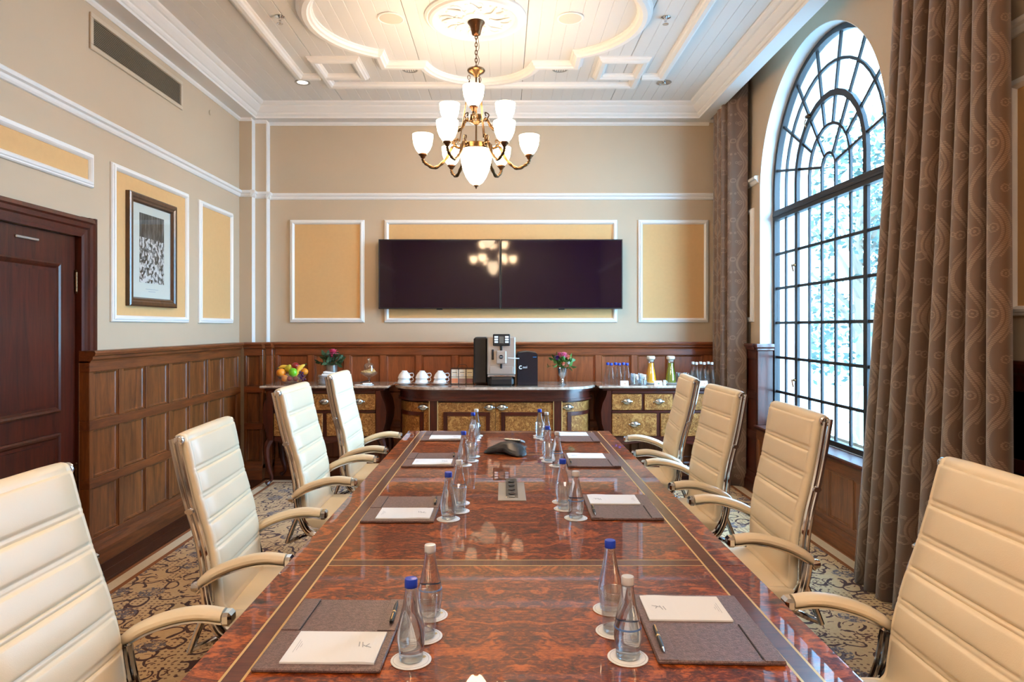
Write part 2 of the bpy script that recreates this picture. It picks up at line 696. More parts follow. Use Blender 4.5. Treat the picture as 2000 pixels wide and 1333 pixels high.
def mk_photo():
    t = NT('crowd_photograph')
    co = t.n('TexCoord', out=3)
    sp = t.t.nodes.new('ShaderNodeSeparateXYZ')
    t.set(sp.inputs[0], co)
    z = sp.outputs[2]
    blobs = t.n('TexVoronoi', {'Vector': t.n('Mapping', {'Vector': co, 'Scale': (62, 62, 46)}), 'Scale': 1.0, 'Randomness': 1.0}, out=1)
    n = t.noise(co, 30, 4, .75)
    bw = t.n('SeparateColor', {0: blobs}, out=0)
    crowd = t.math('ADD', t.math('MULTIPLY', bw, .6), t.math('MULTIPLY', n, .6))
    crowd = t.ramp(crowd, [(.42, .02), (.55, .2), (.72, .85)])
    wall = t.ramp(t.noise(t.n('Mapping', {'Vector': co, 'Scale': (60, 60, 9)}), 1.0, 3), [(.42, .015), (.7, .22)])
    c = t.mix(t.math('GREATER_THAN', z, .10), crowd, wall)
    c = t.mix(1.0, c, (.95, .86, .82), 'MULTIPLY')
    return t.done(t.bsdf(c, .5))


M['photo'] = mk_photo()
# ------------------------------------------------------------------ the room
XL, XR, YB, YF = -2.60, 2.27, 6.81, -2.6
ZC = 3.68


def LM(u, n, z):
    return (XL + n, u, z)


def BMAP(u, n, z):
    return (u, YB - n, z)


def RM(u, n, z):
    return (XR - n, u, z)


def run(prof, u0, u1, mp, name, m, parent, label=None, smooth=False):
    """extrude a (n,z) profile along a wall from u0 to u1"""
    mb = MB()
    k = len(prof)
    mb.add([mp(u0, n, z) for n, z in prof] + [mp(u1, n, z) for n, z in prof],
           [tuple(range(k)), tuple(range(k, 2 * k))] + [(i, (i + 1) % k, k + (i + 1) % k, k + i) for i in range(k)])
    return mb.build(name, m, parent, smooth, label=label)


def wbox(mp, u0, u1, n0, n1, z0, z1, name, m, parent, c=.003, label=None):
    a, b = mp(u0, n0, z0), mp(u1, n1, z1)
    return MB().box(a[0], b[0], a[1], b[1], a[2], b[2], c).build(name, m, parent, label=label)


# floor, carpet
fl = MB().box(XL - .15, XR + .3, YF - .1, YB + .1, -.12, -.012).build('floor', M['floorwood'])
tag(fl, kind='structure')
bm_ = MB().box(-.0445, .0445, -2.33, 2.33, -.012, 0, .0012).mesh('floor_board', M['floorwood'])
for k in range(5):
    for j in range(2):
        inst('floor_board', bm_, fl, (XL + .045 + k * .09, 4.47 - j * 4.67, 0))
for k in range(3):
    MB().box(XL + .45, XR, 6.54 + k * .09 + .0005, 6.63 + k * .09 - .0005, -.012, 0, .0012).build('floor_board', M['floorwood'], fl)
box('floor_board', M['floorwood'], fl, XL + .45, XR, YF, 6.54, -.012, -.001)
cp = MB().box(-2.16, 2.10, YF + .3, 6.39, 0, .012, .002).build('carpet', M['carpet'])
tag(cp, 'tan carpet with dark scrolling vines, cream striped border, under the boardroom table', 'carpet')


def border(name, m, d0, d1):
    X0, X1, Y0, Y1 = -2.16 - d1, 2.10 + d1, YF + .3 - d1, 6.39 + d1
    a, b, c_, d_ = -2.16 - d0, 2.10 + d0, YF + .3 - d0, 6.39 + d0
    mb = MB()
    mb.box(X0, a, Y0, Y1, 0, .012)
    mb.box(b, X1, Y0, Y1, 0, .012)
    mb.box(a, b, d_, Y1, 0, .012)
    mb.box(a, b, Y0, c_, 0, .012)
    mb.build(name, m, cp)


border('border_stripe', M['stripebrown'], 0, .028)
border('border_stripe', M['stripe'], .028, .10)
border('border_stripe', M['stripebrown'], .10, .126)

# ---- walls
wl = MB()
D0, D1, DH = 3.22, 4.142, 2.04
wl.box(XL - .2, XL, YF, D0, 0, 3.9)
wl.box(XL - .2, XL, D1, YB + .2, 0, 3.9)
wl.box(XL - .2, XL, D0, D1, DH, 3.9)
wl.box(XL - .24, XL - .2, D0 - .1, D1 + .1, -.1, DH + .1)  # added panel behind the door, stops daylight leaking under it
wl = tag(wl.build('wall_left', M['wall']), kind='structure')
wb_ = MB().box(XL, XR + .2, YB, YB + .2, 0, 3.9).build('wall_back', M['wall'])
tag(wb_, kind='structure')
wf = MB().box(XL - .2, XR + .3, YF - .2, YF, 0, 3.9).build('wall_front', M['wall'])
tag(wf, kind='structure')

# right wall with the arched opening
WC, WS, WR_ = 4.988, 2.665, .99
Z0W = .585
wr_ = MB()
ang = [PI * i / 40 for i in range(41)]
arch = [(WC + WR_ * math.cos(a), WS + WR_ * math.sin(a)) for a in ang]      # far jamb to near jamb
XO = XR + .45
for X in (XR, XO):
    vs, fs = [], []
    for y, z in arch:
        vs += [(X, y, z), (X, y, 3.9)]
    for i in range(40):
        fs.append((2 * i, 2 * i + 1, 2 * i + 3, 2 * i + 2))
    wr_.add(vs, fs)
    wr_.add([(X, WC + WR_, 0), (X, YB + .2, 0), (X, YB + .2, 3.9), (X, WC + WR_, 3.9)], [(0, 1, 2, 3)])
    wr_.add([(X, YF, 0), (X, WC - WR_, 0), (X, WC - WR_, 3.9), (X, YF, 3.9)], [(0, 1, 2, 3)])
    wr_.add([(X, WC - WR_, 0), (X, WC + WR_, 0), (X, WC + WR_, Z0W), (X, WC - WR_, Z0W)], [(0, 1, 2, 3)])
# outer skin of the wall so that it is closed
wr_.add([(XR, YF, 3.9), (XO, YF, 3.9), (XO, YB + .2, 3.9), (XR, YB + .2, 3.9)], [(0, 1, 2, 3)])
wr_ = tag(wr_.build('wall_right', M['wall']), kind='structure')

# window_1
win = MB()
# reveal lining: arch + jambs, 4 mm thick, painted white
loop = [(WC + WR_, Z0W)] + arch + [(WC - WR_, Z0W)]
win = thing('window_1', None, None)
win['kind'] = 'structure'
rv = MB()
outer = []
for i, (y, z) in enumerate(loop):
    if i == 0 or i == len(loop) - 1:
        nrm_ = Vector((1 if i == 0 else -1, 0))
    else:
        nrm_ = Vector((y - WC, z - WS)).normalized()
    outer.append((y - nrm_.x * .004, z - nrm_.y * .004, y, z))
rs = []
for yi, zi, yo, zo in outer:
    rs.append([(XR + .0, yi, zi), (XO, yi, zi), (XO, yo, zo), (XR + .0, yo, zo)])
rv.rings(rs)
rv.build('reveal', M['plaster'], win, .6)
# timber jamb linings below the dado, sill, panelling under the sill
for sgn in (1, -1):
    y = WC + sgn * (WR_ - .004)
    MB().box(XR - .03, XR + .11, y, y - sgn * .022, .62, 1.275, .003).build('jamb_lining', M['mahog'], win)
    MB().box(XR - .045, XR + .112, y + sgn * .0, y - sgn * .045, 1.275, 1.30, .006).build('jamb_cap', M['mahogx'], win)
    MB().box(XR - .055, XR + .112, y + sgn * .0, y - sgn * .055, 1.30, 1.335, .008).build('jamb_cap', M['mahogx'], win)
MB().box(XR - .065, XR + .115, WC - WR_ + .005, WC + WR_ - .005, .588, .62, .008).build('sill', M['mahog'], win)

FX0, FX1, GX = XR + .112, XR + .16, XR + .135
RO = WR_ - .006
iron = M['iron']


def wbar(y0, y1, z0, z1, name='glazing_bar', x0=FX0 + .012, x1=FX0 + .031):
    return MB().box(x0, x1, y0, y1, z0, z1, .003).build(name, iron, win)


def arcbar(r, w, name, x0, x1, a0=0, a1=PI, zb=None):
    """half-round bar of radial width w, running down to zb at both ends"""
    n = max(12, int(30 * r))
    rs = []
    pts = [(a0 + (a1 - a0) * i / n) for i in range(n + 1)]

    def ring(yi, zi, yo, zo):
        return [(x0, yi, zi), (x1, yi, zi), (x1, yo, zo), (x0, yo, zo)]
    if zb is not None:
        rs.append(ring(WC + (r - w / 2), zb, WC + (r + w / 2), zb))
    for a in pts:
        c_, s_ = math.cos(a), math.sin(a)
        rs.append(ring(WC + (r - w / 2) * c_, WS + (r - w / 2) * s_, WC + (r + w / 2) * c_, WS + (r + w / 2) * s_))
    if zb is not None:
        rs.append(ring(WC - (r - w / 2), zb, WC - (r + w / 2), zb))
    return MB().rings(rs).build(name, iron, win, .6)


ZT0, ZT1 = 2.415, 2.497
arcbar(RO - .02, .04, 'outer_frame', FX0, FX1, zb=.62)
wbar(WC - RO, WC + RO, .62, .66, 'bottom_frame', FX0, FX1)
wbar(WC - RO + .04, WC + RO - .04, ZT0, ZT1, 'transom', FX0 - .012, FX1)
wbar(WC - RO + .04, WC + RO - .04, ZT0 + .03, ZT0 + .05, 'transom_rib', FX0 - .02, FX0 - .012)
RAD = [.105, .315, .528, .755]
for r in RAD:
    arcbar(r, .046 if r == .528 else .021, 'casement_ring' if r == .528 else 'arch_bar', FX0 + (.002 if r == .528 else .012), FX0 + .031, zb=ZT1)
RA = [11.25 + 22.5 * i for i in range(8)]
full = {11.25, 56.25, 123.75, 168.75}
for a in RA:
    aa = math.radians(a)
    r0 = .105 if a in full else .315
    c_, s_ = math.cos(aa), math.sin(aa)
    px, pz = -s_ * .0105, c_ * .0105
    mb = MB()
    poly = [(WC + r0 * c_ + px, WS + r0 * s_ + pz), (WC + (RO - .03) * c_ + px, WS + (RO - .03) * s_ + pz),
            (WC + (RO - .03) * c_ - px, WS + (RO - .03) * s_ - pz), (WC + r0 * c_ - px, WS + r0 * s_ - pz)]
    mb.prism(poly, FX0 + .013, FX0 + .030, 'x')
    mb.build('radial_bar', iron, win)
MY = [-.755, -.528, -.315, -.105, .105, .315, .528, .755]
for d in MY:
    w = .023 if abs(d) == .528 else .0105
    wbar(WC + d - w, WC + d + w, .66, ZT0, 'casement_stile' if w > .02 else 'glazing_bar', FX0 + (.004 if w > .02 else .012))
HZ = [.92, 1.22, 1.52, 1.82, 2.12]
ys = [-RO + .04] + MY + [RO - .04]
for z in HZ:
    wbar(WC - RO + .04, WC + RO - .04, z - .0115, z + .0115, 'glazing_bar', FX0 + .014, FX0 + .030)
zs = [.66] + HZ + [ZT0]
for i in range(len(ys) - 1):
    for j in range(len(zs) - 1):
        MB().box(GX - .002, GX + .002, WC + ys[i], WC + ys[i + 1], zs[j], zs[j + 1]).build('pane', M['pane'], win)
# arched panes
bands = [(0, .105)] + list(zip(RAD, RAD[1:] + [RO - .03]))
for r0, r1 in bands:
    if r0 == 0:
        cuts = []
    elif r0 == .105:
        cuts = [11.25, 56.25, 123.75, 168.75]
    else:
        cuts = RA
    ed = [None] + list(cuts) + [None]
    for i in range(len(ed) - 1):
        a0 = ed[i] if ed[i] is not None else 0.0
        a1 = ed[i + 1] if ed[i + 1] is not None else 180.0
        n = 8
        aa = [math.radians(a0 + (a1 - a0) * k / n) for k in range(n + 1)]
        out_ = [(WC + r1 * math.cos(a), WS + r1 * math.sin(a)) for a in aa]
        inn = [(WC + r0 * math.cos(a), WS + r0 * math.sin(a)) for a in aa]
        if r0 == 0:
            poly = [(WC + r1, ZT1)] + out_ + [(WC - r1, ZT1)]
        else:
            poly = list(out_)
            if ed[i + 1] is None:
                poly += [(WC - r1, ZT1), (WC - r0, ZT1)]
            poly += inn[::-1]
            if ed[i] is None:
                poly += [(WC + r0, ZT1), (WC + r1, ZT1)]
        MB().prism(poly, GX - .002, GX + .002, 'x').build('pane', M['pane'], win)
for z in (1.99, 1.05):
    mb = MB()
    mb.lathe([(.012, 0), (.012, .018), (.007, .02), (.007, .035)], 10, (0, 0, 0), 'x')
    mb.tube([(.03, 0, 0), (.034, .02, -.03), (.03, .03, -.055)], .006, 6)
    mb.xf(Matrix.Translation((FX0 + .004, WC + .528, z)) @ Matrix.Rotation(PI, 4, 'Z'))
    mb.build('latch', M['bronze'], win, True)
mb = MB().box(FX0 - .02, FX0 + .004, WC - .03 + .28, WC + .03 + .28, WS + .45, WS + .475, .004)
mb.tube([(FX0 - .02, WC + .29, WS + .44), (FX0 - .03, WC + .29, WS + .41), (FX0 - .02, WC + .29, WS + .38)], .005, 6)
mb.build('fanlight_catch', M['bronze'], win)

# ---- panelling
PW, PH = .28, .30


def panel_mesh(w, h, m, name='wainscot_panel'):
    def ring(i, n):
        return [(-w / 2 + i, n, -h / 2 + i), (w / 2 - i, n, -h / 2 + i), (w / 2 - i, n, h / 2 - i), (-w / 2 + i, n, h / 2 - i)]
    mb = MB()
    mb.rings([ring(0, .0), ring(0, .056), ring(.005, .058), ring(.010, .047), ring(.017, .043)])
    return mb.mesh(name, m)


ROT = {LM: -PI / 2, BMAP: PI, RM: PI / 2}


def wainscot(parent, mp, u0, u1, first, pitch, n, pw=PW, rows=((.905, 1.205), (.545, .845), (.175, .485)),
             depth=.066, mats=('wood', 'woodh', 'wood'), top=1.275, k=1.0, cap=True):
    mpan, mrail, mst = (M[x] for x in mats)
    meshes = {}
    zs = [top]
    for a, b in rows:
        zs += [b, a]
    zs.append(.10)
    for i in range(0, len(zs), 2):
        wbox(mp, u0, u1, 0, depth * k, zs[i + 1], zs[i], 'rail', mrail, parent)
    edges = [u0]
    for j in range(n):
        a = first + j * pitch
        edges += [a, a + pw]
    edges.append(u1)
    for (z0, z1) in rows:
        key = round(z1 - z0, 3)
        if key not in meshes:
            meshes[key] = panel_mesh(pw, z1 - z0, mpan)
        for i in range(0, len(edges), 2):
            if edges[i + 1] - edges[i] > .004:
                wbox(mp, edges[i], edges[i + 1], 0, depth * k - .001, z0, z1, 'stile', mst, parent)
        for j in range(n):
            x, y, z = mp(first + j * pitch + pw / 2, 0, (z0 + z1) / 2)
            inst('wainscot_panel', meshes[key], parent, (x, y, z), (0, 0, ROT[mp]), (1, k, 1))
    if cap:
        d = depth * k
        prof = [(0, 1.262), (d + .004, 1.262), (d + .006, 1.272), (d + .018, 1.284), (d + .020, 1.300), (d + .032, 1.306), (d + .036, 1.322), (d + .030, 1.335), (0, 1.335)]
        run(prof, u0, u1, mp, 'dado_cap', mrail, parent)
    d = depth * k
    prof = [(0, 0), (d + .022, 0), (d + .022, .09), (d + .014, .105), (d + .012, .125), (d + .003, .14), (0, .14)]
    run(prof, u0, u1, mp, 'skirting_board', mrail, parent)


# left wall: seven columns seen from the door to the corner
wainscot(wl, LM, 4.14, 6.52, 4.183, .332, 7)
# back wall and its stepped corner pier
wainscot(wb_, BMAP, -2.28, 2.20, -2.2450, .3585, 12, pw=.295, mats=('woodback', 'woodx', 'woodback'))
pier = MB()
pier.box(XL, -2.475, 6.655, YB, 0, 3.55)
pier.box(-2.475, -2.352, 6.735, YB, 0, 3.55)
pier.build('corner_pier', M['wall'], wb_)
wbox(BMAP, -2.478, -2.4725, 0, .1565, 1.33, 3.54, 'corner_bead', M['white'], wb_, .002)
wbox(BMAP, -2.364, -2.3495, 0, .0775, 1.33, 3.54, 'corner_bead', M['white'], wb_, .002)


def PM(u, n, z):
    return (u, 6.655 - n, z)


ROT[PM] = PI
wainscot(wb_, PM, -2.53, -2.345, -2.505, .3, 1, pw=.13, mats=('wood', 'woodx', 'wood'))
wainscot(wb_, lambda u, n, z: (u, 6.735 - n, z), -2.345, -2.28, -2.3, .3, 0, mats=('woodback', 'woodx', 'woodback'), depth=.066)
# right wall: either side of the window at full height, low panelling under the sill
wainscot(wr_, RM, WC + WR_ + .001, 6.74, WC + WR_ + .05, .34, 2, mats=('mahog', 'mahog', 'mahog'), k=.5)
wainscot(wr_, RM, YF, WC - WR_ - .001, 3.68, -.332, 6, mats=('mahog', 'mahog', 'mahog'), k=.5)
wainscot(wr_, RM, WC - WR_, WC + WR_, WC - WR_ + .045, .3245, 6, rows=((.18, .50),), mats=('wood', 'woodh', 'wood'), k=.5, top=.586, cap=False)

# picture rail
RP = [(0, 2.765), (.012, 2.768), (.020, 2.780), (.024, 2.795), (.040, 2.802), (.044, 2.818), (.036, 2.828), (0, 2.832)]


def rail(name, mp, u0, u1):
    o = run(RP, u0, u1, mp, name, M['white'], None)
    return tag(o, kind='structure')


rail('trim_1', LM, YF, 6.655)
r2 = rail('trim_2', BMAP, -2.352, XR)
run(RP, XL, -2.44, lambda u, n, z: (u, 6.655 - n, z), 'rail_return', M['white'], r2)
run(RP, -2.475, -2.32, lambda u, n, z: (u, 6.735 - n, z), 'rail_return', M['white'], r2)
run(RP, 6.615, 6.735, lambda u, n, z: (-2.475 + n, u, z), 'rail_return', M['white'], r2)
run(RP, 6.70, 6.81, lambda u, n, z: (-2.352 + n, u, z), 'rail_return', M['white'], r2)
r3 = rail('trim_3', RM, WC + WR_ + .02, YB)
run(RP, YF, WC - WR_ - .05, RM, 'rail_length', M['white'], r3)

# moulded wall panels
FP = [(0, 0), (0, .012), (.006, .020), (.014, .020), (.018, .027), (.030, .030), (.038, .022), (.045, .010), (.045, 0)]   # (inset, n)


def wall_panel(parent, mp, u0, u1, z0, z1, field=True):
    mb = MB()
    rs = []
    for i, n in FP:
        rs.append([mp(u0 + i, n, z0 + i), mp(u1 - i, n, z0 + i), mp(u1 - i, n, z1 - i), mp(u0 + i, n, z1 - i)])
    mb.rings(rs, cap=False)
    mb.build('panel_moulding', M['white'], parent)
    if field:
        wbox(mp, u0 + .044, u1 - .044, 0, .006, z0 + .044, z1 - .044, 'panel_field', M['field'], parent, 0, label='ochre fabric-like wall panel field')


for a in ((2.95, 4.266, 2.359, 2.572), (4.462, 5.553, 1.518, 2.577), (5.749, 6.463, 1.518, 2.57)):
    wall_panel(wl, LM, *a)
for a in ((-2.146, -1.398, 1.53, 2.563), (-1.197, 1.145, 1.53, 2.563), (1.357, 2.064, 1.53, 2.563)):
    wall_panel(wb_, BMAP, *a)
for a in ((6.11, 6.58, 1.53, 2.563), (1.9, 3.02, 1.53, 2.575)):
    wall_panel(wr_, RM, *a)

# cornice, soffit, ceiling
SX0, SX1, SY1, SZ = -2.44, 1.93, 6.66, 3.543
SY0 = YF + .16


def rloop(d, z):
    return [(SX0 + d, SY0 + d, z), (SX1 - d, SY0 + d, z), (SX1 - d, SY1 - d, z), (SX0 + d, SY1 - d, z)]


CPF = [(.001, 3.5425), (.001, 3.562), (.012, 3.566), (.022, 3.578), (.022, 3.592), (.036, 3.596), (.062, 3.618), (.078, 3.636), (.078, 3.646),
       (.094, 3.650), (.112, 3.664), (.118, 3.682)]
mb = MB()
mb.rings([rloop(d, z) for d, z in CPF], cap=False)
tag(mb.build('trim_4', M['white'], None, label='stepped white plaster cornice'), kind='structure')
mb = MB()
mb.box(XL, SX0, YF, YB, SZ, 3.72)
mb.box(SX0, SX1, SY1, YB, SZ, 3.72)
mb.box(SX0, SX1, YF, SY0, SZ, 3.72)
mb.box(SX1, 2.05, YF, YB, SZ, 3.9)
mb.box(2.05, XR, SY1 + .05, YB, SZ, 3.9)
soff = tag(mb.build('trim_5', M['ceil'], None, label='flat painted soffit round the ceiling'), kind='structure')
CV = [(0, SZ - .03), (.006, SZ - .03), (.020, SZ - .016), (.022, SZ), (0, SZ)]
run(CV, YF, 6.655, LM, 'cove_bead', M['white'], soff)
run(CV, -2.352, XR - .2, BMAP, 'cove_bead', M['white'], soff)
run(CV, XL, -2.475, PM, 'cove_bead', M['white'], soff)
run(CV, -2.475, -2.352, lambda u, n, z: (u, 6.735 - n, z), 'cove_bead', M['white'], soff)

ce = MB().box(XL - .2, XR + .45, YF - .2, YB + .2, 3.90, 4.0).build('ceiling', M['ceil'])
tag(ce, kind='structure')
box('ceiling_backing', plain('ceiling_joint_shadow', (120, 116, 112), .8), ce, SX0, SX1, SY0, SY1, 3.694, 3.72)
bw = .865 / 9
x = -1.558 - 9 * bw
k = 0
while x < SX1 - .08:
    x1 = min(x + bw, SX1 - .06)
    g0 = .0022 if k % 9 == 0 else .0
    g1 = .0022 if k % 9 == 8 else .0
    if x1 > SX0 + .08:
        MB().box(max(x, SX0 + .06) + g0, x1 - g1, SY0 + .06, SY1 - .06, ZC, ZC + .014, .0035).build('ceiling_board', M['ceil'], ce)
    x += bw
    k += 1

# applied ceiling mouldings: section (across, down) swept along plan paths
CS = [(-.04, 0), (-.04, -.010), (-.030, -.016), (-.026, -.030), (-.012, -.038), (.012, -.038), (.020, -.030), (.030, -.026), (.034, -.012), (.042, -.008), (.042, 0)]


def ceil_mould(path, closed, name, parent, sc=1.0, m='white'):
    P = [Vector((p[0], p[1])) for p in path]
    n = len(P)
    rs = []
    for i in range(n):
        if closed:
            a, b = P[i] - P[i - 1], P[(i + 1) % n] - P[i]
        else:
            a = P[i] - P[i - 1] if i else P[1] - P[0]
            b = P[i + 1] - P[i] if i < n - 1 else P[i] - P[i - 1]
        a.normalize()
        b.normalize()
        na, nb = Vector((-a.y, a.x)), Vector((-b.y, b.x))
        mt = (na + nb)
        if mt.length < 1e-4:
            mt = na
        mt.normalize()
        k = min(1.6, 1 / max(.3, mt.dot(na)))
        rs.append([(P[i].x + mt.x * o * k * sc, P[i].y + mt.y * o * k * sc, ZC + d * sc + .001) for o, d in CS])
    if closed:
        rs.append(rs[0])
    mb = MB().rings(rs, cap=not closed)
    return mb.build(name, M[m], parent)


CX, CYc = -.197, 4.79
hx, n1, n2 = 1.575, .40, .0
mould = thing('trim_6', None, None)
mould['kind'] = 'structure'
mould['label'] = 'white plaster ceiling mouldings'


def frame_corner(sx, sy):
    pass


HX = 1.578      # half width of the long rectangle
YE = 1.10       # where the side mouldings turn in, from the centre
YE2 = 1.31      # the end bar
SQ0, SQ1 = 1.02, 1.36      # square, in |x|
for s in (1, -1):
    yb = CYc + s * YE2
    ceil_mould([(CX - SQ1 + .0, CYc + s * (YE - .03)), (CX - SQ1, yb), (CX + SQ1, yb), (CX + SQ1, CYc + s * (YE - .03))], False, 'end_moulding', mould, 1.15)
    for q in (1, -1):
        xs = [CX + q * SQ0, CX + q * SQ1]
        ya, yb2 = CYc + s * (YE - .37), CYc + s * YE
        ceil_mould([(xs[0], ya), (xs[1], ya), (xs[1], yb2), (xs[0], yb2)], True, 'square_moulding', mould, 1.1)
for q in (1, -1):
    xs = CX + q * HX
    ceil_mould([(CX + q * (SQ1 + .04), CYc - YE), (xs, CYc - YE), (xs, CYc + YE), (CX + q * (SQ1 + .04), CYc + YE)], False, 'side_moulding', mould, 1.15)
# quatrefoil band: lobes joined by square steps
pth = []


def arc(cx, cy_, r, a0, a1, n=20):
    return [(cx + r * math.cos(math.radians(a0 + (a1 - a0) * i / n)), cy_ + r * math.sin(math.radians(a0 + (a1 - a0) * i / n))) for i in range(n + 1)]


lr, lc = .66, .53            # side lobes: radius, centre offset
er, ec = .485, .735          # end lobes
ya = .60                     # where the side lobe meets the step
al = math.degrees(math.asin(ya / lr))
yb2 = .83
be = math.degrees(math.asin((yb2 - ec) / er))
pth += arc(CX + lc, CYc, lr, -al, al)
pth += [(CX + .80, CYc + ya), (CX + .80, CYc + yb2)]
pth += arc(CX, CYc + ec, er, be, 180 - be)
pth += [(CX - .80, CYc + yb2), (CX - .80, CYc + ya)]
pth += arc(CX - lc, CYc, lr, 180 - al, 180 + al)
pth += [(CX - .80, CYc - ya), (CX - .80, CYc - yb2)]
pth += arc(CX, CYc - ec, er, 180 + be, 360 - be)
pth += [(CX + .80, CYc - yb2), (CX + .80, CYc - ya)]
ceil_mould(pth, True, 'quatrefoil_moulding', mould, 1.35)
# rosette
ros = thing('trim_7', None, None, (CX, CYc, ZC))
ros['kind'] = 'structure'
ros['label'] = 'round white plaster ceiling rosette'
MB().lathe([(.36, 0), (.36, -.012), (.345, -.022), (.335, -.02), (.325, -.034), (.305, -.040), (.29, -.030), (.28, -.014), (.10, -.010), (.095, -.02), (.06, -.026), (0, -.026)], 64).build('rosette_disc', M['white'], ros, .5)
for k in range(8):
    a = k * PI / 4
    mb = MB()
    mb.tube(smoothpts([(.10, 0, -.014), (.15, .02, -.02), (.20, .0, -.02), (.24, -.025, -.016)], 4), [.012, .013, .014, .015, .016, .016, .015, .014, .013, .011, .009, .007, .004], 6, ry=.006)
    mb.tube(smoothpts([(.16, .03, -.014), (.19, .055, -.02), (.235, .05, -.018), (.25, .02, -.014)], 4), .007, 6, ry=.007)
    for (rx, ry_, rr) in ((.13, .045, .011), (.215, -.055, .012), (.25, .06, .008)):
        mb.sphere((rx, ry_, -.014), rr, 8, 5, sz=.7)
    mb.xf(Matrix.Rotation(a, 4, 'Z'))
    mb.build('rosette_leaf', M['white'], ros, True)

# ---- door in the left wall
dr = thing('door_1', None, None, (0, 0, 0))
dr['kind'] = 'structure'
dx = XL + .0
MB().box(dx - .065, dx - .02, D0 + .004, D1 - .004, .006, DH - .004, .003).build('door_leaf', M['mahog'], dr)
px0, px1, pz1 = 3.36, 3.985, 1.86


def door_panel(y0, y1, z0, z1, name):
    # raised field with rounded upper shoulders, inside a moulded frame
    mb = MB()
    rs = []
    for i, n in ((0, .0), (0, .012), (.010, .018), (.022, .012), (.030, .004), (.034, .001)):
        rs.append([(dx - .02 + n, y0 + i, z0 + i), (dx - .02 + n, y1 - i, z0 + i), (dx - .02 + n, y1 - i, z1 - i), (dx - .02 + n, y0 + i, z1 - i)])
    mb.rings(rs, cap=False)
    mb.build(name, M['mahog'], dr)
    a, b, t = y0 + .05, y1 - .05, z1 - .05
    r = .10
    poly = [(a, z0 + .05), (b, z0 + .05), (b, t - r * .6)]
    poly += [(b - r + r * math.cos(q * PI / 12) * .9, t - r * .6 + r * .6 * math.sin(q * PI / 12)) for q in range(1, 6)]
    poly += [(a + r - r * math.cos((6 - q) * PI / 12) * .9, t - r * .6 + r * .6 * math.sin((6 - q) * PI / 12)) for q in range(1, 6)]
    poly += [(a, t - r * .6)]
    MB().prism(poly, dx - .021, dx - .012, 'x').build('door_panel', M['mahog'], dr)


door_panel(px0, px1, .98, pz1, 'panel_frame')
door_panel(px0, px1, .2, .86, 'panel_frame')


def archi(poly, a0, a1, axis, name):
    return MB().prism(poly, a0, a1, axis).build(name, M['mahog'] if axis == 'z' else M['mahogx'], dr)


AP = [(0, .0), (.0, .018), (.02, .022), (.05, .024), (.06, .034), (.085, .036), (.095, .046), (.118, .044), (.122, .0)]   # (outward, n)
archi([(XL + n, D1 - .004 + o) for o, n in AP], 1.336, DH + .12, 'z', 'architrave')
archi([(XL + n, D0 + .004 - o) for o, n in AP], 0, DH + .12, 'z', 'architrave')
archi([(XL + n * .995, DH - .004 + o * .98) for o, n in AP], D0 - .115, D1 + .112, 'y', 'architrave')
MB().box(XL - .1, XL - .001, D1 - .001, D1 + .0, 0, DH).build('jamb', M['mahog'], dr)
for z in (1.70, .52):
    mb = MB()
    for k in range(5):
        mb.lathe([(.008, k * .024), (.008, k * .024 + .022)], 8, (dx - .012, D1 - .01, z))
    mb.lathe([(.005, -.012), (.009, -.004), (.006, 0)], 8, (dx - .012, D1 - .01, z))
    mb.lathe([(.006, .12), (.009, .125), (.004, .134)], 8, (dx - .012, D1 - .01, z))
    mb.build('hinge', M['bronze'], dr, True)
MB().box(dx - .02, dx - .008, 3.62, 3.80, DH - .075, DH - .06, .003).build('door_closer', M['steel'], dr)
MB().box(dx - .02, dx + .03, 3.31, 3.345, 1.02, 1.05, .004).build('door_handle', M['brass'], dr)
# ------------------------------------------------------------------ outside the window
gr = MB().box(XR + .5, 40, -10, 60, -1.2, -1.0).build('ground', plain('pale_paving', (176, 174, 168), .9, var=.05, vs=.8))
tag(gr, kind='structure')
b = thing('neighbour_building', 'pale rendered building with grey window openings beyond the arched window', 'building', (5.4, 17.5, -1.0))
wm = plain('pale_render', (244, 242, 236), .9, var=.02, vs=2)
MB().box(-1.9, 2.35, -2.5, 2.5, 0, 11).build('wall', wm, b)
gm = plain('grey_window', (150, 166, 180), .3)
for i in range(3):
    for j in range(3):
        f = MB().box(-1.5 + i * 1.35, -.6 + i * 1.35, -2.53, -2.49, 1.6 + j * 2.6, 3.3 + j * 2.6, .01).build('window', wm, b)
        MB().box(-1.44 + i * 1.35, -.66 + i * 1.35, -2.545, -2.528, 1.66 + j * 2.6, 3.24 + j * 2.6, .005).build('pane', gm, f)
MB().box(-2.0, 2.45, -2.62, 2.62, 11, 11.35, .05).build('parapet', wm, b)


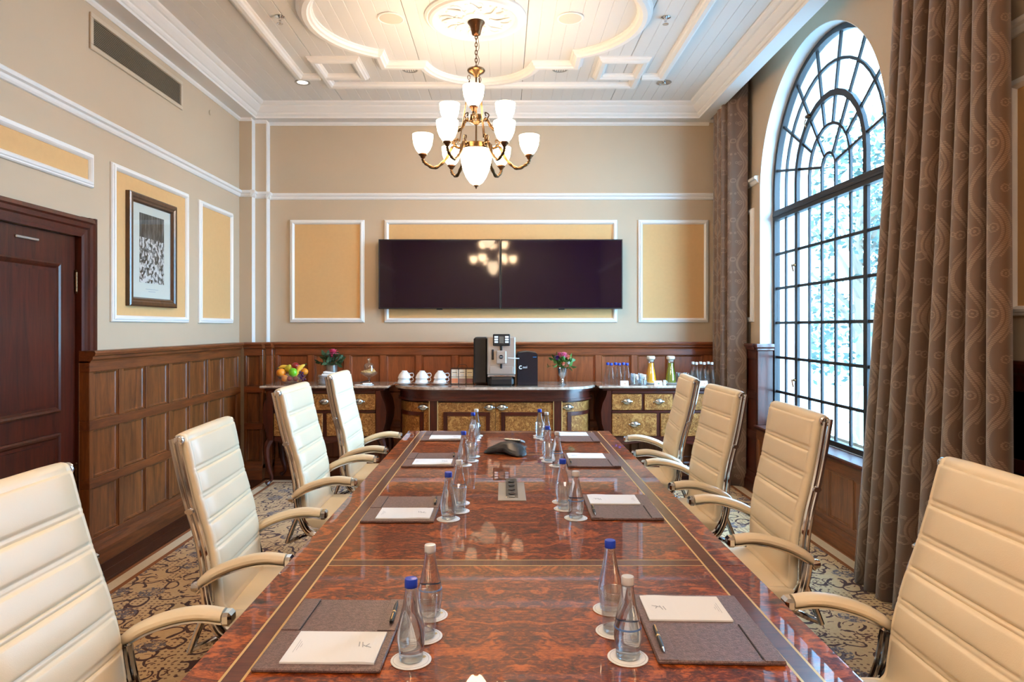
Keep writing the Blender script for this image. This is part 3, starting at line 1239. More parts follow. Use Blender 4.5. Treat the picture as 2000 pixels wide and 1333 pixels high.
def tree(loc, h, r, label, n=2600, seed=1):
    rnd = random.Random(seed)
    t = thing('leafy_tree', label, 'tree', loc, group='trees outside the arched window')
    MB().tube(smoothpts([(0, 0, 0), (.05, .02, h * .3), (-.03, .05, h * .6), (.04, 0, h * .85)], 5),
              [.16 - .008 * i for i in range(16)], 8).build('trunk', plain('tree_bark', (92, 78, 64), .9, bump=(20, .6)), t, True)
    mb = MB()
    for k in range(9):
        a = rnd.random() * 2 * PI
        z0 = h * (.35 + .05 * k)
        mb.tube([(0, 0, z0), (r * .4 * math.cos(a), r * .4 * math.sin(a), z0 + .5), (r * .8 * math.cos(a), r * .8 * math.sin(a), z0 + .9)], [.06, .04, .015], 5)
    mb.build('branch', M['bark'] if 'bark' in M else None, t)
    mb = MB()
    cl = [(rnd.gauss(0, r * .45), rnd.gauss(0, r * .45), h * .62 + rnd.gauss(0, h * .17)) for _ in range(26)]
    for _ in range(n):
        c = rnd.choice(cl)
        p = Vector((c[0] + rnd.gauss(0, .3), c[1] + rnd.gauss(0, .3), c[2] + rnd.gauss(0, .28)))
        a = Vector((rnd.gauss(0, 1), rnd.gauss(0, 1), rnd.gauss(0, .6))).normalized()
        bb = a.cross(Vector((rnd.gauss(0, 1), rnd.gauss(0, 1), rnd.gauss(0, 1)))).normalized()
        s_ = .05 + .05 * rnd.random()
        mb.add([p - a * s_, p + bb * s_ * .5, p + a * s_, p - bb * s_ * .5], [(0, 1, 2, 3)])
    tag(mb.build('foliage', M['treeleaf'], t), kind='stuff')


M['bark'] = plain('branch_bark', (84, 72, 60), .9)
M['treeleaf'] = plain('tree_leaf', (30, 54, 48), .5, var=.4, vs=3)
tree((6.3, 11.9, -1.0), 6.0, 1.3, 'leafy green tree nearest the window, in front of the pale building', 2400, 3)
tree((10.7, 19.8, -1.0), 8.5, 1.4, 'taller leafy tree behind the nearer tree, right of the pale building', 2200, 5)
fn = thing('garden_fence', 'low white balustrade with crossed panels below the trees outside', 'fence', (6.0, 10.9, -1.0))
wmf = plain('white_fence_paint', (238, 238, 236), .7)
MB().box(-1.6, 1.8, -.05, .05, 1.45, 1.53, .01).build('handrail', wmf, fn)
MB().box(-1.6, 1.8, -.05, .05, .0, .45, .01).build('base_rail', wmf, fn)
for k in range(8):
    xx = -1.55 + k * .45
    MB().box(xx - .03, xx + .03, -.03, .03, .45, 1.45).build('post', wmf, fn)
    if k < 7:
        mb = MB().tube([(xx, 0, .47), (xx + .45, 0, 1.43)], .018, 4)
        mb.build('brace', wmf, fn)
        MB().tube([(xx, 0, 1.43), (xx + .45, 0, .47)], .018, 4).build('brace', wmf, fn)

# ------------------------------------------------------------------ curtains


def curtain(name, label, top, bot, z1, z0, nf, amp, seed, thick=.012, flat=2.0):
    """top/bot: lists of plan control points the cloth follows at z1 and at z0"""
    rnd = random.Random(seed)
    N, K = nf * 14, 26
    ct, cb = smoothpts(top, 30), smoothpts(bot, 30)

    def samp(c, t):
        f = t * (len(c) - 1)
        i = min(int(f), len(c) - 2)
        return c[i].lerp(c[i + 1], f - i)
    ph = [rnd.uniform(-.35, .35) for _ in range(nf + 1)]
    am = [rnd.uniform(.65, 1.25) for _ in range(nf + 1)]
    grid = []
    for j in range(K + 1):
        v = j / K
        z = z1 + (z0 - z1) * v
        row = []
        for i in range(N + 1):
            t = i / N
            p = samp(ct, t).lerp(samp(cb, t), v ** 1.25)
            e = .004
            d = (samp(ct, min(1, t + e)).lerp(samp(cb, min(1, t + e)), v) - samp(ct, max(0, t - e)).lerp(samp(cb, max(0, t - e)), v))
            d = Vector((d.x, d.y, 0)).normalized()
            nrm = Vector((-d.y, d.x, 0))
            fi = t * nf
            k = int(min(fi, nf - .001))
            pa = ph[k] * (1 - (fi - k)) + ph[k + 1] * (fi - k)
            aa = am[k] * (1 - (fi - k)) + am[k + 1] * (fi - k)
            w = 2 * PI * fi + pa + .5 * v * math.sin(3.1 * t * nf / 3 + seed)
            s_ = math.sin(w)
            aa *= 1 - .85 * min(1, max(0, (t - flat) / .12))
            off = amp * aa * (abs(s_) ** .75) * (1 if s_ > 0 else -1) * (.75 + .35 * v)
            lat = -amp * .25 * math.sin(2 * w) * aa
            q = p + nrm * off + d * lat
            row.append(Vector((q.x, q.y, z)))
        grid.append(row)
    me = bpy.data.meshes.new(name)
    vs = [tuple(p) for r in grid for p in r]
    fs = [(j * (N + 1) + i, j * (N + 1) + i + 1, (j + 1) * (N + 1) + i + 1, (j + 1) * (N + 1) + i) for j in range(K) for i in range(N)]
    me.from_pydata(vs, [], fs)
    U = [0]
    for i in range(N):
        U.append(U[-1] + (grid[K // 2][i + 1] - grid[K // 2][i]).length)
    uvl = me.uv_layers.new(name='UVMap')
    for l in me.loops:
        vi = l.vertex_index
        uvl.data[l.index].uv = (U[vi % (N + 1)], vs[vi][2])
    for p in me.polygons:
        p.use_smooth = True
    me.materials.append(M['damask'])
    o = bpy.data.objects.new('cloth', me)
    COL.objects.link(o)
    sm = o.modifiers.new('thickness', 'SOLIDIFY')
    sm.thickness = thick
    sm.offset = 0
    r = thing(name, label, 'curtain', (bot[0][0], bot[0][1], 0))
    o.parent = r
    o.location = (-bot[0][0], -bot[0][1], 0)
    # heading rail hidden in the ceiling pocket
    a, bb = top[0], top[-1]
    MB().box(min(a[0], bb[0]) - .01, max(a[0], bb[0]) + .01, min(a[1], bb[1]), max(a[1], bb[1]), z1 - .01, z1 + .03).shift((-bot[0][0], -bot[0][1], 0)).build('curtain_track', M['white'], r)
    return r


curtain('window_curtain', 'wide brown damask curtain at the near side of the arched window',
        [(2.15, 3.66, 0), (2.13, 3.4, 0), (2.15, 3.1, 0), (2.13, 2.86, 0)],
        [(2.09, 3.98, 0), (2.06, 3.65, 0), (2.09, 3.25, 0), (2.11, 2.80, 0)], 3.84, .016, 8, .052, 4)
curtain('window_curtain', 'narrow brown damask curtain in the far corner beside the sideboard',
        [(2.085, 6.68, 0), (2.07, 6.50, 0), (2.06, 6.30, 0), (2.08, 6.19, 0), (2.225, 6.14, 0)],
        [(2.09, 6.69, 0), (2.08, 6.54, 0), (2.08, 6.38, 0), (2.10, 6.28, 0), (2.235, 6.22, 0)], 3.84, .016, 5, .036, 9, flat=.62)

# ------------------------------------------------------------------ ceiling fittings, vent


def grille(x, y, lit, label):
    t = thing('ceiling_downlight', label, 'ceiling light', (x, y, ZC), 0)
    MB().lathe([(.066, .001), (.068, -.005), (.060, -.008), (.052, -.004), (.050, .0)], 24, cap=False).build('trim_ring', M['steel'], t, True)
    if lit == 1:
        MB().lathe([(0, -.0035), (.046, -.003)], 24, cap=False).build('lamp', M['lampon'], t, True)
    else:
        MB().lathe([(0, -.0015), (.051, -.0015)], 24, cap=False).build('reflector', M['steel'] if lit == 0 else M['chrome'], t, True)
        if lit == 0:
            for k in range(5):
                w_ = math.sqrt(.048 ** 2 - ((k - 2) * .019) ** 2)
                MB().box((k - 2) * .019 - .003, (k - 2) * .019 + .003, -w_, w_, -.005, -.0005).build('louvre', M['white'], t)
        else:
            MB().lathe([(.018, -.004), (.024, -.02), (0, -.026)], 12).build('lamp', M['chrome'], t, True)


grille(-1.80, 6.06, 1, 'lit round downlight in the left back corner of the ceiling')
grille(-.794, 5.76, 0, 'round louvred downlight left of the chandelier')
grille(.483, 5.75, 0, 'round louvred downlight right of the chandelier')
grille(1.44, 6.06, 2, 'unlit chrome downlight near the ceiling corner above the window side')
for x, lab in ((-.80, 'round ceiling speaker on the left half of the quatrefoil moulding'), (.475, 'round ceiling speaker on the right half of the quatrefoil moulding')):
    t = thing('ceiling_speaker', lab, 'speaker', (x, 4.80, ZC))
    MB().lathe([(.095, .001), (.097, -.006), (.088, -.010), (.080, -.006)], 32, cap=False).build('bezel', M['white'], t, True)
    MB().lathe([(0, -.0085), (.07, -.0075), (.084, -.006)], 32, cap=False).build('mesh_cover', plain('speaker_mesh', (214, 204, 190), .7, bump=(500, .5)), t, True)
for x, y, lab in ((-1.58, 4.78, 'chrome fire sprinkler head on the left of the ceiling'), (1.15, 4.79, 'chrome fire sprinkler head on the right of the ceiling')):
    t = thing('fire_sprinkler', lab, 'sprinkler', (x, y, ZC))
    MB().lathe([(.034, .001), (.036, -.004), (.020, -.012), (.012, -.014)], 20).build('escutcheon', M['chrome'], t, True)
    MB().lathe([(.010, -.013), (.010, -.03), (.006, -.032), (.006, -.045)], 12).build('body', M['chrome'], t, True)
    MB().lathe([(.004, -.045), (.022, -.047), (.022, -.05), (0, -.052)], 14).build('deflector', M['chrome'], t, True)
v = thing('air_vent', 'long beige air vent grille high on the left wall', 'vent', (XL, 4.85, 3.35))
mb = MB()
mb.box(0, .014, -.61, .61, -.115, -.085, .003)
mb.box(0, .014, -.61, .61, .085, .115, .003)
mb.box(0, .014, -.61, -.58, -.085, .085, .003)
mb.box(0, .014, .58, .61, -.085, .085, .003)
mb.build('frame', plain('beige_vent_paint', (196, 178, 156), .5), v)
box('duct_shade', plain('vent_shadow', (58, 50, 42), .9), v, .0005, .002, -.58, .58, -.085, .085)  # flat dark sheet, paints in the shade behind the slats
vm = MB().tube([(0, -.58, 0), (0, .58, 0)], .006, 4, ry=.0022).mesh('slat', plain('vent_slat', (150, 132, 112), .5))
for k in range(15):
    inst('slat', vm, v, (.008, 0, -.078 + k * .0111), (0, .5, 0))
d = thing('alarm_disc', 'small flat beige disc high on the left wall near the corner', 'sensor', (XL, 5.99, 3.385))
MB().lathe([(.022, 0), (.022, .006), (.018, .009), (0, .010)], 20, axis='x').build('disc', M['wall'], d, True)

# ------------------------------------------------------------------ picture on the left wall
p = thing('framed_photograph', 'black and white crowd photograph in a dark wooden frame on left wall', 'picture', (XL + .006, 4.975, 2.028))
PFR = [(0, 0), (0, .030), (.010, .036), (.030, .034), (.040, .026), (.052, .026), (.060, .016), (.064, .010)]
rs = []
for i, n in PFR:
    a, c = .335 - i, .397 - i
    rs.append([(n, -a, -c), (n, a, -c), (n, a, c), (n, -a, c)])
MB().rings(rs, cap=False).build('frame', wood('dark_frame_wood', (38, 22, 12), (92, 58, 34), (8, 8, 2), .3, .4), p)
box('mount', plain('cream_mount', (232, 226, 214), .85), p, .001, .008, -.275, .275, -.337, .337)
box('photograph', M['photo'], p, .0082, .010, -.172, .172, -.225, .272)
for k, w in enumerate((.09, .05)):
    box('caption_line', M['grey'], p, .0082, .0088, -w, w, -.272 - k * .016, -.268 - k * .016)
box('glazing', M['pane'], p, .0125, .0135, -.274, .274, -.336, .336)

# ------------------------------------------------------------------ twin screens
for x, lab in ((-.6335, 'left one of two black wall screens joined side by side'), (.5785, 'right one of two black wall screens joined side by side')):
    t = thing('wall_screen', lab, 'television', (x, YB - .008, 2.01))
    box('bracket', M['steel'], t, -.2, .2, -.04, 0.0, -.15, .15, .004)
    box('housing', M['black'], t, -.603, .603, -.085, -.04, -.343, .343, .006)
    rs = []
    for i, n in ((0, -.0855), (0, -.092), (.004, -.096), (.010, -.096), (.011, -.094)):
        rs.append([(-.605 + i, n, -.346 + i), (.605 - i, n, -.346 + i), (.605 - i, n, .346 - i), (-.605 + i, n, .346 - i)])
    MB().rings(rs, cap=False).build('bezel', M['black'], t)
    box('panel', M['screen'], t, -.596, .596, -.0942, -.0855, -.337, .337)
    box('sensor_lip', M['black'], t, -.03, .03, -.094, -.08, -.354, -.346, .002)
# ------------------------------------------------------------------ boardroom table
TX, TZ = .0385, .75
T = thing('boardroom_table', 'long glossy burl walnut boardroom table with brass inlay lines', 'table', (TX, 2.10, 0))
Y0, Y1 = .55 - 2.10, 4.77 - 2.10
HW, BO, BI = .7065, .6235, .578
c1, c2 = -.03, .02            # cross band at mid length
secs = [(Y0 + .10, c1), (c2, 3.885 - 2.10), (3.885 - 2.10, Y1 - .075)]
zt, zb = TZ, TZ - .04
g = .0004
for a, b2 in secs:
    box('burl_panel', M['burl'], T, -BI + .003, BI - .003, a + g + .002, b2 - g - .002, zb, zt)
for s in (-1, 1):
    for a, b2 in ((Y0, c1), (c1, 3.885 - 2.10), (3.885 - 2.10, Y1)):
        MB().box(s * BO, s * HW, a + g, b2 - g, zb, zt, .0025).build('edge_board', M['burl'], T)
        box('crossband', M['band'], T, s * (BI + .003), s * (BO - .003), max(a, Y0 + .05) + g, min(b2, Y1 - .03) - g, zb, zt)
    for x in (BI, BO):
        box('brass_line', M['inlay'], T, s * x - .003, s * x + .003, Y0 + .05, Y1 - .03, zb, zt + .0002)
box('crossband', M['bandx'], T, -BI + .003, BI - .003, c1 + .0015, c2 - .0015, zb, zt)
for y in (c1, c2, 3.885 - 2.10):
    box('brass_line', M['inlay'], T, -BI + .003, BI - .003, y - .0018, y + .0018, zb, zt + .0002)
for ya, yb2 in ((Y1 - .073, Y1 - .03), (Y0 + .05, Y0 + .098)):
    box('crossband', M['bandx'], T, -BI + .003, BI - .003, ya, yb2, zb, zt)
box('edge_board', M['burl'], T, -BO + .003, BO - .003, Y1 - .0295, Y1, zb, zt, .002)
box('edge_board', M['burl'], T, -BO + .003, BO - .003, Y0, Y0 + .0495, zb, zt, .002)
for y in (Y1 - .075, Y1 - .03, Y0 + .05, Y0 + .10):
    box('brass_line', M['inlay'], T, -BI + .003, BI - .003, y - .0015, y + .0015, zb, zt + .0002)
MB().box(-.66, .66, Y0 + .05, Y1 - .05, TZ - .075, TZ - .041, .01).build('under_frame', M['mahog'], T)
for y in (-1.05, .35, 1.9):
    mb = MB().box(-.34, .34, y - .16, y + .16, .08, TZ - .076, .01)
    mb.box(-.42, .42, y - .22, y + .22, 0.0125, .08, .012)
    mb.build('pedestal', M['mahog'], T)

# power module let into the top
t = thing('power_module', 'grey and black power and data module set into the table', 'power socket', (.037, 3.005, TZ))
MB().box(-.0595, .0595, -.165, .165, .0003, .003, .0012).build('plate', M['steel'], t)
mb = MB()
mb.prism([(-.125, .003), (.165, .003), (.165, .022), (-.11, .006)], -.026, .026, 'x')
mb.build('socket_block', M['black'], t)
for k in range(4):
    y = -.07 + k * .06
    z = .0075 + (y + .11) * .058
    m_ = MB().lathe([(.014, 0), (.016, .002), (.011, .0025), (.010, .0012), (0, .0012)], 14)
    m_.xf(Matrix.Translation((0, y, z)) @ Matrix.Rotation(.058, 4, 'X'))
    m_.build('socket', M['iron'], t, True)
box('label_strip', M['steel'], t, -.012, .012, -.119, -.108, .0052, .0072)

# conference phone
t = thing('conference_phone', 'black three-lobed conference phone near the far end of the table', 'phone', (.035, 3.93, TZ), .52)
mb = MB()
rs = []
for k, (s_, h) in enumerate([(1.0, .002), (1.02, .008), (1.0, .015), (.86, .030), (.62, .046), (.40, .055), (.2, .058), (.02, .0585)]):
    ring = []
    for i in range(48):
        a = 2 * PI * i / 48
        rr = (.110 + .034 * math.cos(3 * (a + PI / 2)) * min(1, s_ * 1.1)) * s_
        lift = -.006 * math.cos(3 * (a + PI / 2)) if 0 < k < 5 else 0
        arch = (.016 if k < 3 else .008 if k == 3 else 0) * (.5 - .5 * math.cos(3 * (a + PI / 2)))
        ring.append((rr * math.cos(a), rr * math.sin(a), max(.002, h * 1.15 + lift + arch)))
    rs.append(ring)
MB().rings(rs).build('body', M['black'], t, .25)
m_ = MB().box(-.034, .034, -.055, .055, 0, .012, .004)
m_.xf(Matrix.Translation((.052, .03, .056)) @ Matrix.Rotation(.55, 4, 'Z') @ Matrix.Rotation(.30, 4, 'Y'))
m_.build('keypad', M['steel'], t)
for i in range(3):
    for j in range(4):
        m_ = MB().box(-.007, .007, -.006, .006, .012, .0145, .002)
        m_.xf(Matrix.Translation((.052, .03, .056)) @ Matrix.Rotation(.55, 4, 'Z') @ Matrix.Rotation(.30, 4, 'Y') @ Matrix.Translation((-.02 + .02 * i, -.045 + .017 * j, 0)))
        m_.build('key', M['china'], t)
m_ = MB().box(-.026, .026, .026, .05, .012, .0135, .001)
m_.xf(Matrix.Translation((.052, .03, .056)) @ Matrix.Rotation(.55, 4, 'Z') @ Matrix.Rotation(.30, 4, 'Y'))
m_.build('display', plain('lcd_grey', (70, 84, 92), .2), t)
m_ = MB().box(-.03, .03, -.003, .003, 0, .004, .001)
m_.xf(Matrix.Translation((-.02, -.085, .026)) @ Matrix.Rotation(.5, 4, 'X'))
m_.build('badge', M['steel'], t)

# ------------------------------------------------------------------ place settings
# local frame of a desk pad: +y points to the sitter's left, the pad's inner edge (towards mid-table) at +x
ORD = ['nearest', 'second', 'third', 'farthest']


def desk_pad(label, loc, rz):
    t = thing('desk_pad', label, 'desk pad', loc, rz, 'leather desk pads along the table')
    W2, L2 = .1375, .183
    MB().box(-W2, W2, -L2, L2, .0003, .009, .0025).build('base', M['brownleather'], t)
    # corner pockets / strips over the left half
    MB().box(-W2 + .001, -W2 + .045, .0, L2 - .001, .009, .0112, .001).build('pocket', M['brownleather'], t)
    MB().box(W2 - .045, W2 - .001, .0, L2 - .001, .009, .0112, .001).build('pocket', M['brownleather'], t)
    box('stitched_edge', plain('dark_slot', (24, 14, 14), .7) if 'slot' not in M else M['slot'], t, -W2 + .0452, -W2 + .0475, .0, L2 - .012, .0091, .0106)
    return t


M['slot'] = plain('dark_slot', (24, 14, 14), .7)


def notepad(label, loc, rz):
    t = thing('notepad', label, 'notepad', loc, rz, 'white notepads on the desk pads')
    mb = MB()
    N = 10
    rs = []
    for i in range(N + 1):
        x = -.102 + .204 * i / N
        lift = .0035 * max(0, (i - 5) / 5) * math.sin(PI * max(0, (i - 5) / 5))
        rs.append([(x, -.0735, .0002 + lift * .2), (x, .0735, .0002), (x, .0735, .0042), (x, -.0735, .0042 + lift)])
    mb.rings(rs)
    mb.build('sheet', M['paper'], t)
    mb = MB()
    for k, w in enumerate((.030, .026, .018)):
        mb.box(-.088 + k * .005, -.0872 + k * .005, -w + .006 * k, w - .004 * k, .0042, .0045)
    mb.build('address_line', M['grey'], t)
    mb = MB()
    for (x, y, l, a) in ((.052, .012, .022, .15), (.060, .010, .024, .2), (.066, .004, .016, .9), (.071, .008, .014, -.5), (.075, .0, .014, 1.1)):
        m_ = MB().box(-.0012, .0012, -l / 2, l / 2, 0, .0003)
        m_.xf(Matrix.Translation((x, y - .004, .0056)) @ Matrix.Rotation(a, 4, 'Z'))
        mb.join(m_)
    mb.build('letterhead_mark', M['grey'], t)
    return t


def pen(label, loc, rz):
    t = thing('ballpoint_pen', label, 'pen', loc, rz, 'black and gold pens on the desk pads')
    MB().lathe([(0, -.055), (.004, -.054), (.0048, -.045), (.005, .0)], 12, (0, 0, .0052), 'y').build('cap', M['black'], t, True)
    MB().lathe([(.0053, -.003), (.0053, .004)], 12, (0, 0, .0052), 'y').build('band', M['inlay'], t, True)
    MB().lathe([(.005, .003), (.0046, .04), (.0036, .056)], 12, (0, 0, .0052), 'y').build('barrel', M['black'], t, True)
    MB().lathe([(.0036, .055), (.0028, .064), (.0008, .074), (0, .0745)], 10, (0, 0, .0052), 'y').build('tip', M['silver'], t, True)
    MB().box(-.0014, .0014, -.05, -.015, .0102, .0118, .0005).build('clip', M['inlay'], t)
    return t


def coaster_mesh():
    return MB().lathe([(0, .0004), (.0435, .0004), (.0445, .0012), (.0445, .0022), (.0435, .0028), (0, .0028)], 36).mesh('coaster', M['paper'], .6)


ring_m = MB().lathe([(.0385, .0029), (.0385, .0031), (.0393, .0031), (.0393, .0029)], 36, cap=False).mesh('printed_ring', M['grey'])
mot_m = MB().lathe([(0, .0029), (.006, .0029), (.006, .0031), (0, .0031)], 6).mesh('motif', plain('pale_gold_print', (226, 206, 160), .8))
CO_M = coaster_mesh()


def coaster(label, loc):
    t = thing('paper_coaster', label, 'coaster', loc, 0, 'white paper coasters on the table')
    inst('disc', CO_M, t)
    inst('printed_ring', ring_m, t)
    inst('motif', mot_m, t, (.026, .012, 0))


BPROF = [(0, .004), (.012, .003), (.022, .0), (.0255, .002), (.0265, .006), (.0262, .016), (.0285, .030), (.0305, .044), (.0306, .056), (.0292, .070),
         (.0262, .086), (.0222, .104), (.0182, .122), (.0152, .138), (.0134, .150), (.0130, .157), (.0142, .158), (.0142, .161), (.0125, .162), (.0122, .170), (0, .170)]
bot_m = MB().lathe(BPROF, 28).mesh('glass', M['bottleglass'], .9)
cap_prof = [(.0138, .1585), (.0142, .160), (.0142, .175), (.0132, .1775), (.006, .1785), (0, .1785)]
capb_m = MB().lathe(cap_prof, 24, cap=False).mesh('cap', M['bluecap'], .6)
capw_m = MB().lathe(cap_prof, 24, cap=False).mesh('cap', M['whitecap'], .6)
# printed ornament on the glass: thin raised strokes
lab = MB()
for k in range(5):
    z = .050 - k * .0045
    w = .75 - .05 * (k % 2)
    prof = [(.0308 if z > .040 else .0302, z), (.0310 if z > .040 else .0304, z + .0006)]
    n = 14
    vs, fs = [], []
    for i in range(n + 1):
        a = -PI / 2 - w + 2 * w * i / n
        for r, h in prof:
            vs.append((r * math.cos(a), r * math.sin(a), h))
    for i in range(n):
        fs.append((2 * i, 2 * i + 2, 2 * i + 3, 2 * i + 1))
    lab.add(vs, fs)
lab_m = lab.mesh('printed_line', plain('bottle_print', (168, 176, 190), .6))
bandm = MB().lathe([(.0300, .066), (.0303, .0665), (.0297, .0695), (.0292, .070)], 28, cap=False).mesh('printed_band', plain('pale_blue_print', (96, 132, 190), .5))


def water_bottle(label, loc, blue, group='water bottles on the table', printed=True):
    t = thing('water_bottle', label, 'bottle', loc, 0, group)
    inst('glass', bot_m, t)
    inst('cap', capb_m if blue else capw_m, t)
    if printed:
        inst('printed_line', lab_m, t)
        if not blue:
            inst('printed_band', bandm, t)
    return t


GPROF = [(0, .0), (.026, .0), (.028, .003), (.0335, .098), (.0328, .099), (.0318, .098), (.0268, .012), (0, .010)]
tum_m = MB().lathe(GPROF, 28).mesh('glass', M['thinglass'], .9)
tum_base = MB().lathe([(0, .0008), (.0255, .0008), (.0262, .003), (.0262, .0098), (0, .0098)], 24).mesh('base', M['bottleglass'], .8)


def tumbler(label, loc, group, rot=0):
    t = thing('glass_tumbler', label, 'glass', loc, 0, group)
    inst('glass', tum_m, t)
    inst('base', tum_base, t)
    return t


#       side, pad centre, pad turn, blue, glass, silver (x, y)
PL = [
    ('left', (-.393, 1.607), -.02, (-.202, 1.480), (-.188, 1.593), (-.185, 1.71)),
    ('left', (-.397, 2.70), .0, (-.2087, 2.569), (-.178, 2.68), (-.183, 2.80)),
    ('left', (-.395, 3.70), .0, (-.2105, 3.577), (-.179, 3.69), (-.176, 3.816)),
    ('left', (-.395, 4.51), .0, (-.195, 4.36), (-.189, 4.455), (-.182, 4.545)),
    ('right', (.478, 1.64), -.03, (.276, 1.746), (.266, 1.62), (.2747, 1.492)),
    ('right', (.474, 2.733), -.02, (.2475, 2.82), (.247, 2.714), (.277, 2.583)),
    ('right', (.478, 3.69), -.01, (.246, 3.764), (.25, 3.684), (.285, 3.561)),
    ('right', (.480, 4.46), -.01, (.244, 4.54), (.242, 4.46), (.279, 4.38)),
]
for k, (side, pc, tw, bl, gl, si) in enumerate(PL):
    o = ORD[k % 4]
    rz = (0 if side == 'left' else PI) + tw
    Rm = Matrix.Rotation(rz, 4, 'Z')
    base = Vector((pc[0], pc[1], TZ))

    def at(x, y, z):
        return base + Rm @ Vector((x, y, z))
    desk_pad(f'brown leather desk pad, {o} one along the table\'s {side} side', base, rz)
    notepad(f'white notepad lying on the {o} brown desk pad of the {side} side', at(.018, -.088, .0092), rz)
    pen(f'black pen with gold trim on the {o} desk pad of the {side} side', at(.118, .085, .0115), rz + (.05 if side == 'left' else -.02))
    for nm, p in (('blue-capped bottle', bl), ('tumbler', gl), ('silver-capped bottle', si)):
        coaster(f'round white coaster under the {nm} by the {o} {side} desk pad', (p[0], p[1], TZ))
    zc = TZ + .0031
    water_bottle(f'blue-capped water bottle beside the {o} desk pad on the table\'s {side} side', (bl[0], bl[1], zc), True)
    water_bottle(f'silver-capped water bottle beside the {o} desk pad on the table\'s {side} side', (si[0], si[1], zc), False)
    tumbler(f'empty glass tumbler between the two bottles by the {o} {side} desk pad', (gl[0], gl[1], zc), 'glass tumblers on the table')

# ------------------------------------------------------------------ boardroom chairs
# local frame: +x faces the table, origin on the floor under the front tips of the arms
prof = [(-.245, .535), (-.262, .56), (-.270, .62), (-.279, .70), (-.302, .80), (-.334, .90), (-.362, 1.00), (-.384, 1.09), (-.392, 1.122)]


def densify(pr, n=10):
    return [(p.x, p.z) for p in smoothpts([(x, 0, z) for x, z in pr], n)]


line = densify(prof, 12)
cxr, czr, rr = -.404, 1.124, .012
for k in range(1, 12):
    a = math.radians(-5 + 205 * k / 11)
    line.append((cxr + rr * math.cos(a), czr + rr * math.sin(a)))
# arc length measured down from the top
acc = [0]
for a, b2 in zip(line, line[1:]):
    acc.append(acc[-1] + math.hypot(b2[0] - a[0], b2[1] - a[1]))
s_top = acc[len(line) - 12]
SEAM = [s_top - d for d in (.105, .200, .290, .378, .466)]
fine = []
L = acc[-1]
N = 150
j = 0
for i in range(N + 1):
    s_ = L * i / N
    while j < len(acc) - 2 and acc[j + 1] < s_:
        j += 1
    f = (s_ - acc[j]) / max(1e-9, acc[j + 1] - acc[j])
    fine.append((line[j][0] + (line[j + 1][0] - line[j][0]) * f, line[j][1] + (line[j + 1][1] - line[j][1]) * f, s_))


def backrest_mesh():
    HWB = .232
    ys_ = [-1, -.985, -.95, -.915, -.90, -.885, -.6, -.3, 0, .3, .6, .885, .90, .915, .95, .985, 1]
    rs = []
    for i, (x, z, s_) in enumerate(fine):
        a, b2 = fine[max(0, i - 1)], fine[min(N, i + 1)]
        tx, tz = b2[0] - a[0], b2[1] - a[1]
        l = math.hypot(tx, tz)
        nx, nz = tz / l, -tx / l            # front normal
        gd = 0
        for q in SEAM:
            for e, dep in ((-.007, .007), (.007, .007)):
                gd = max(gd, dep * math.exp(-((s_ - q - e) / .0035) ** 2))
        bd_ = [0.0] + sorted(SEAM) + [s_top]
        pf = 0
        for q0, q1 in zip(bd_, bd_[1:]):
            if q0 <= s_ <= q1:
                pf = math.sin(PI * (s_ - q0) / (q1 - q0)) ** .6
        roll = s_ > s_top
        ring = []
        w = HWB * (1 - .03 * (1 - s_ / L))
        for y in ys_:
            ed = (1 - abs(y) ** 14) ** .5 if abs(y) < 1 else 0
            bord = .003 * math.exp(-((abs(y) - .90) / .013) ** 2)
            t_ = ((.016 + .006 * pf * (1 - abs(y) ** 4)) * ed if not roll else .010 * ed) - gd * (1 if abs(y) < .90 else .45) * ed - bord + .003
            ring.append((x + nx * t_, y * w, z + nz * t_))
        for y in (.98, .5, 0, -.5, -.98):
            ring.append((x - nx * (.004 if roll else .010), y * w, z - nz * (.004 if roll else .010)))
        rs.append(ring)
    return MB().rings(rs).mesh('backrest', M['leather'], 1.2)


def seat_mesh():
    mb = MB()
    rs = []
    xs = [-.262, -.258, -.245, -.22, -.15, -.05, .0, .05, .10, .14, .165, .185, .195]
    ys_ = [-1, -.985, -.95, -.905, -.89, -.875, -.5, 0, .5, .875, .89, .905, .95, .985, 1]
    for x in xs:
        u = (x + .03) / .225
        ex = max(0, 1 - abs(u) ** 12) ** .5 if abs(u) < 1 else 0
        zt_ = .535 + .012 * max(0, (x - .0)) / .2 - (0 if x < .12 else ((x - .12) / .075) ** 2 * .035)
        ring = []
        for y in ys_:
            ey = (1 - abs(y) ** 10) ** .5 if abs(y) < 1 else 0
            bd = .004 * math.exp(-((abs(y) - .89) / .012) ** 2)
            ring.append((x, y * .235, zt_ + .018 * ey * (.4 + .6 * ex) - bd))
        for y in (.98, .5, 0, -.5, -.98):
            ring.append((x, y * .235, .487 - (0 if x < .12 else ((x - .12) / .075) ** 2 * .02)))
        rs.append(ring)
    return mb.rings(rs).mesh('seat', M['leather'], 1.0)


def twin(pts, d, r):
    mb = MB()
    for e in (-d, d):
        mb.tube([(p[0], p[1] + e, p[2]) for p in pts], r, 8)
    return mb


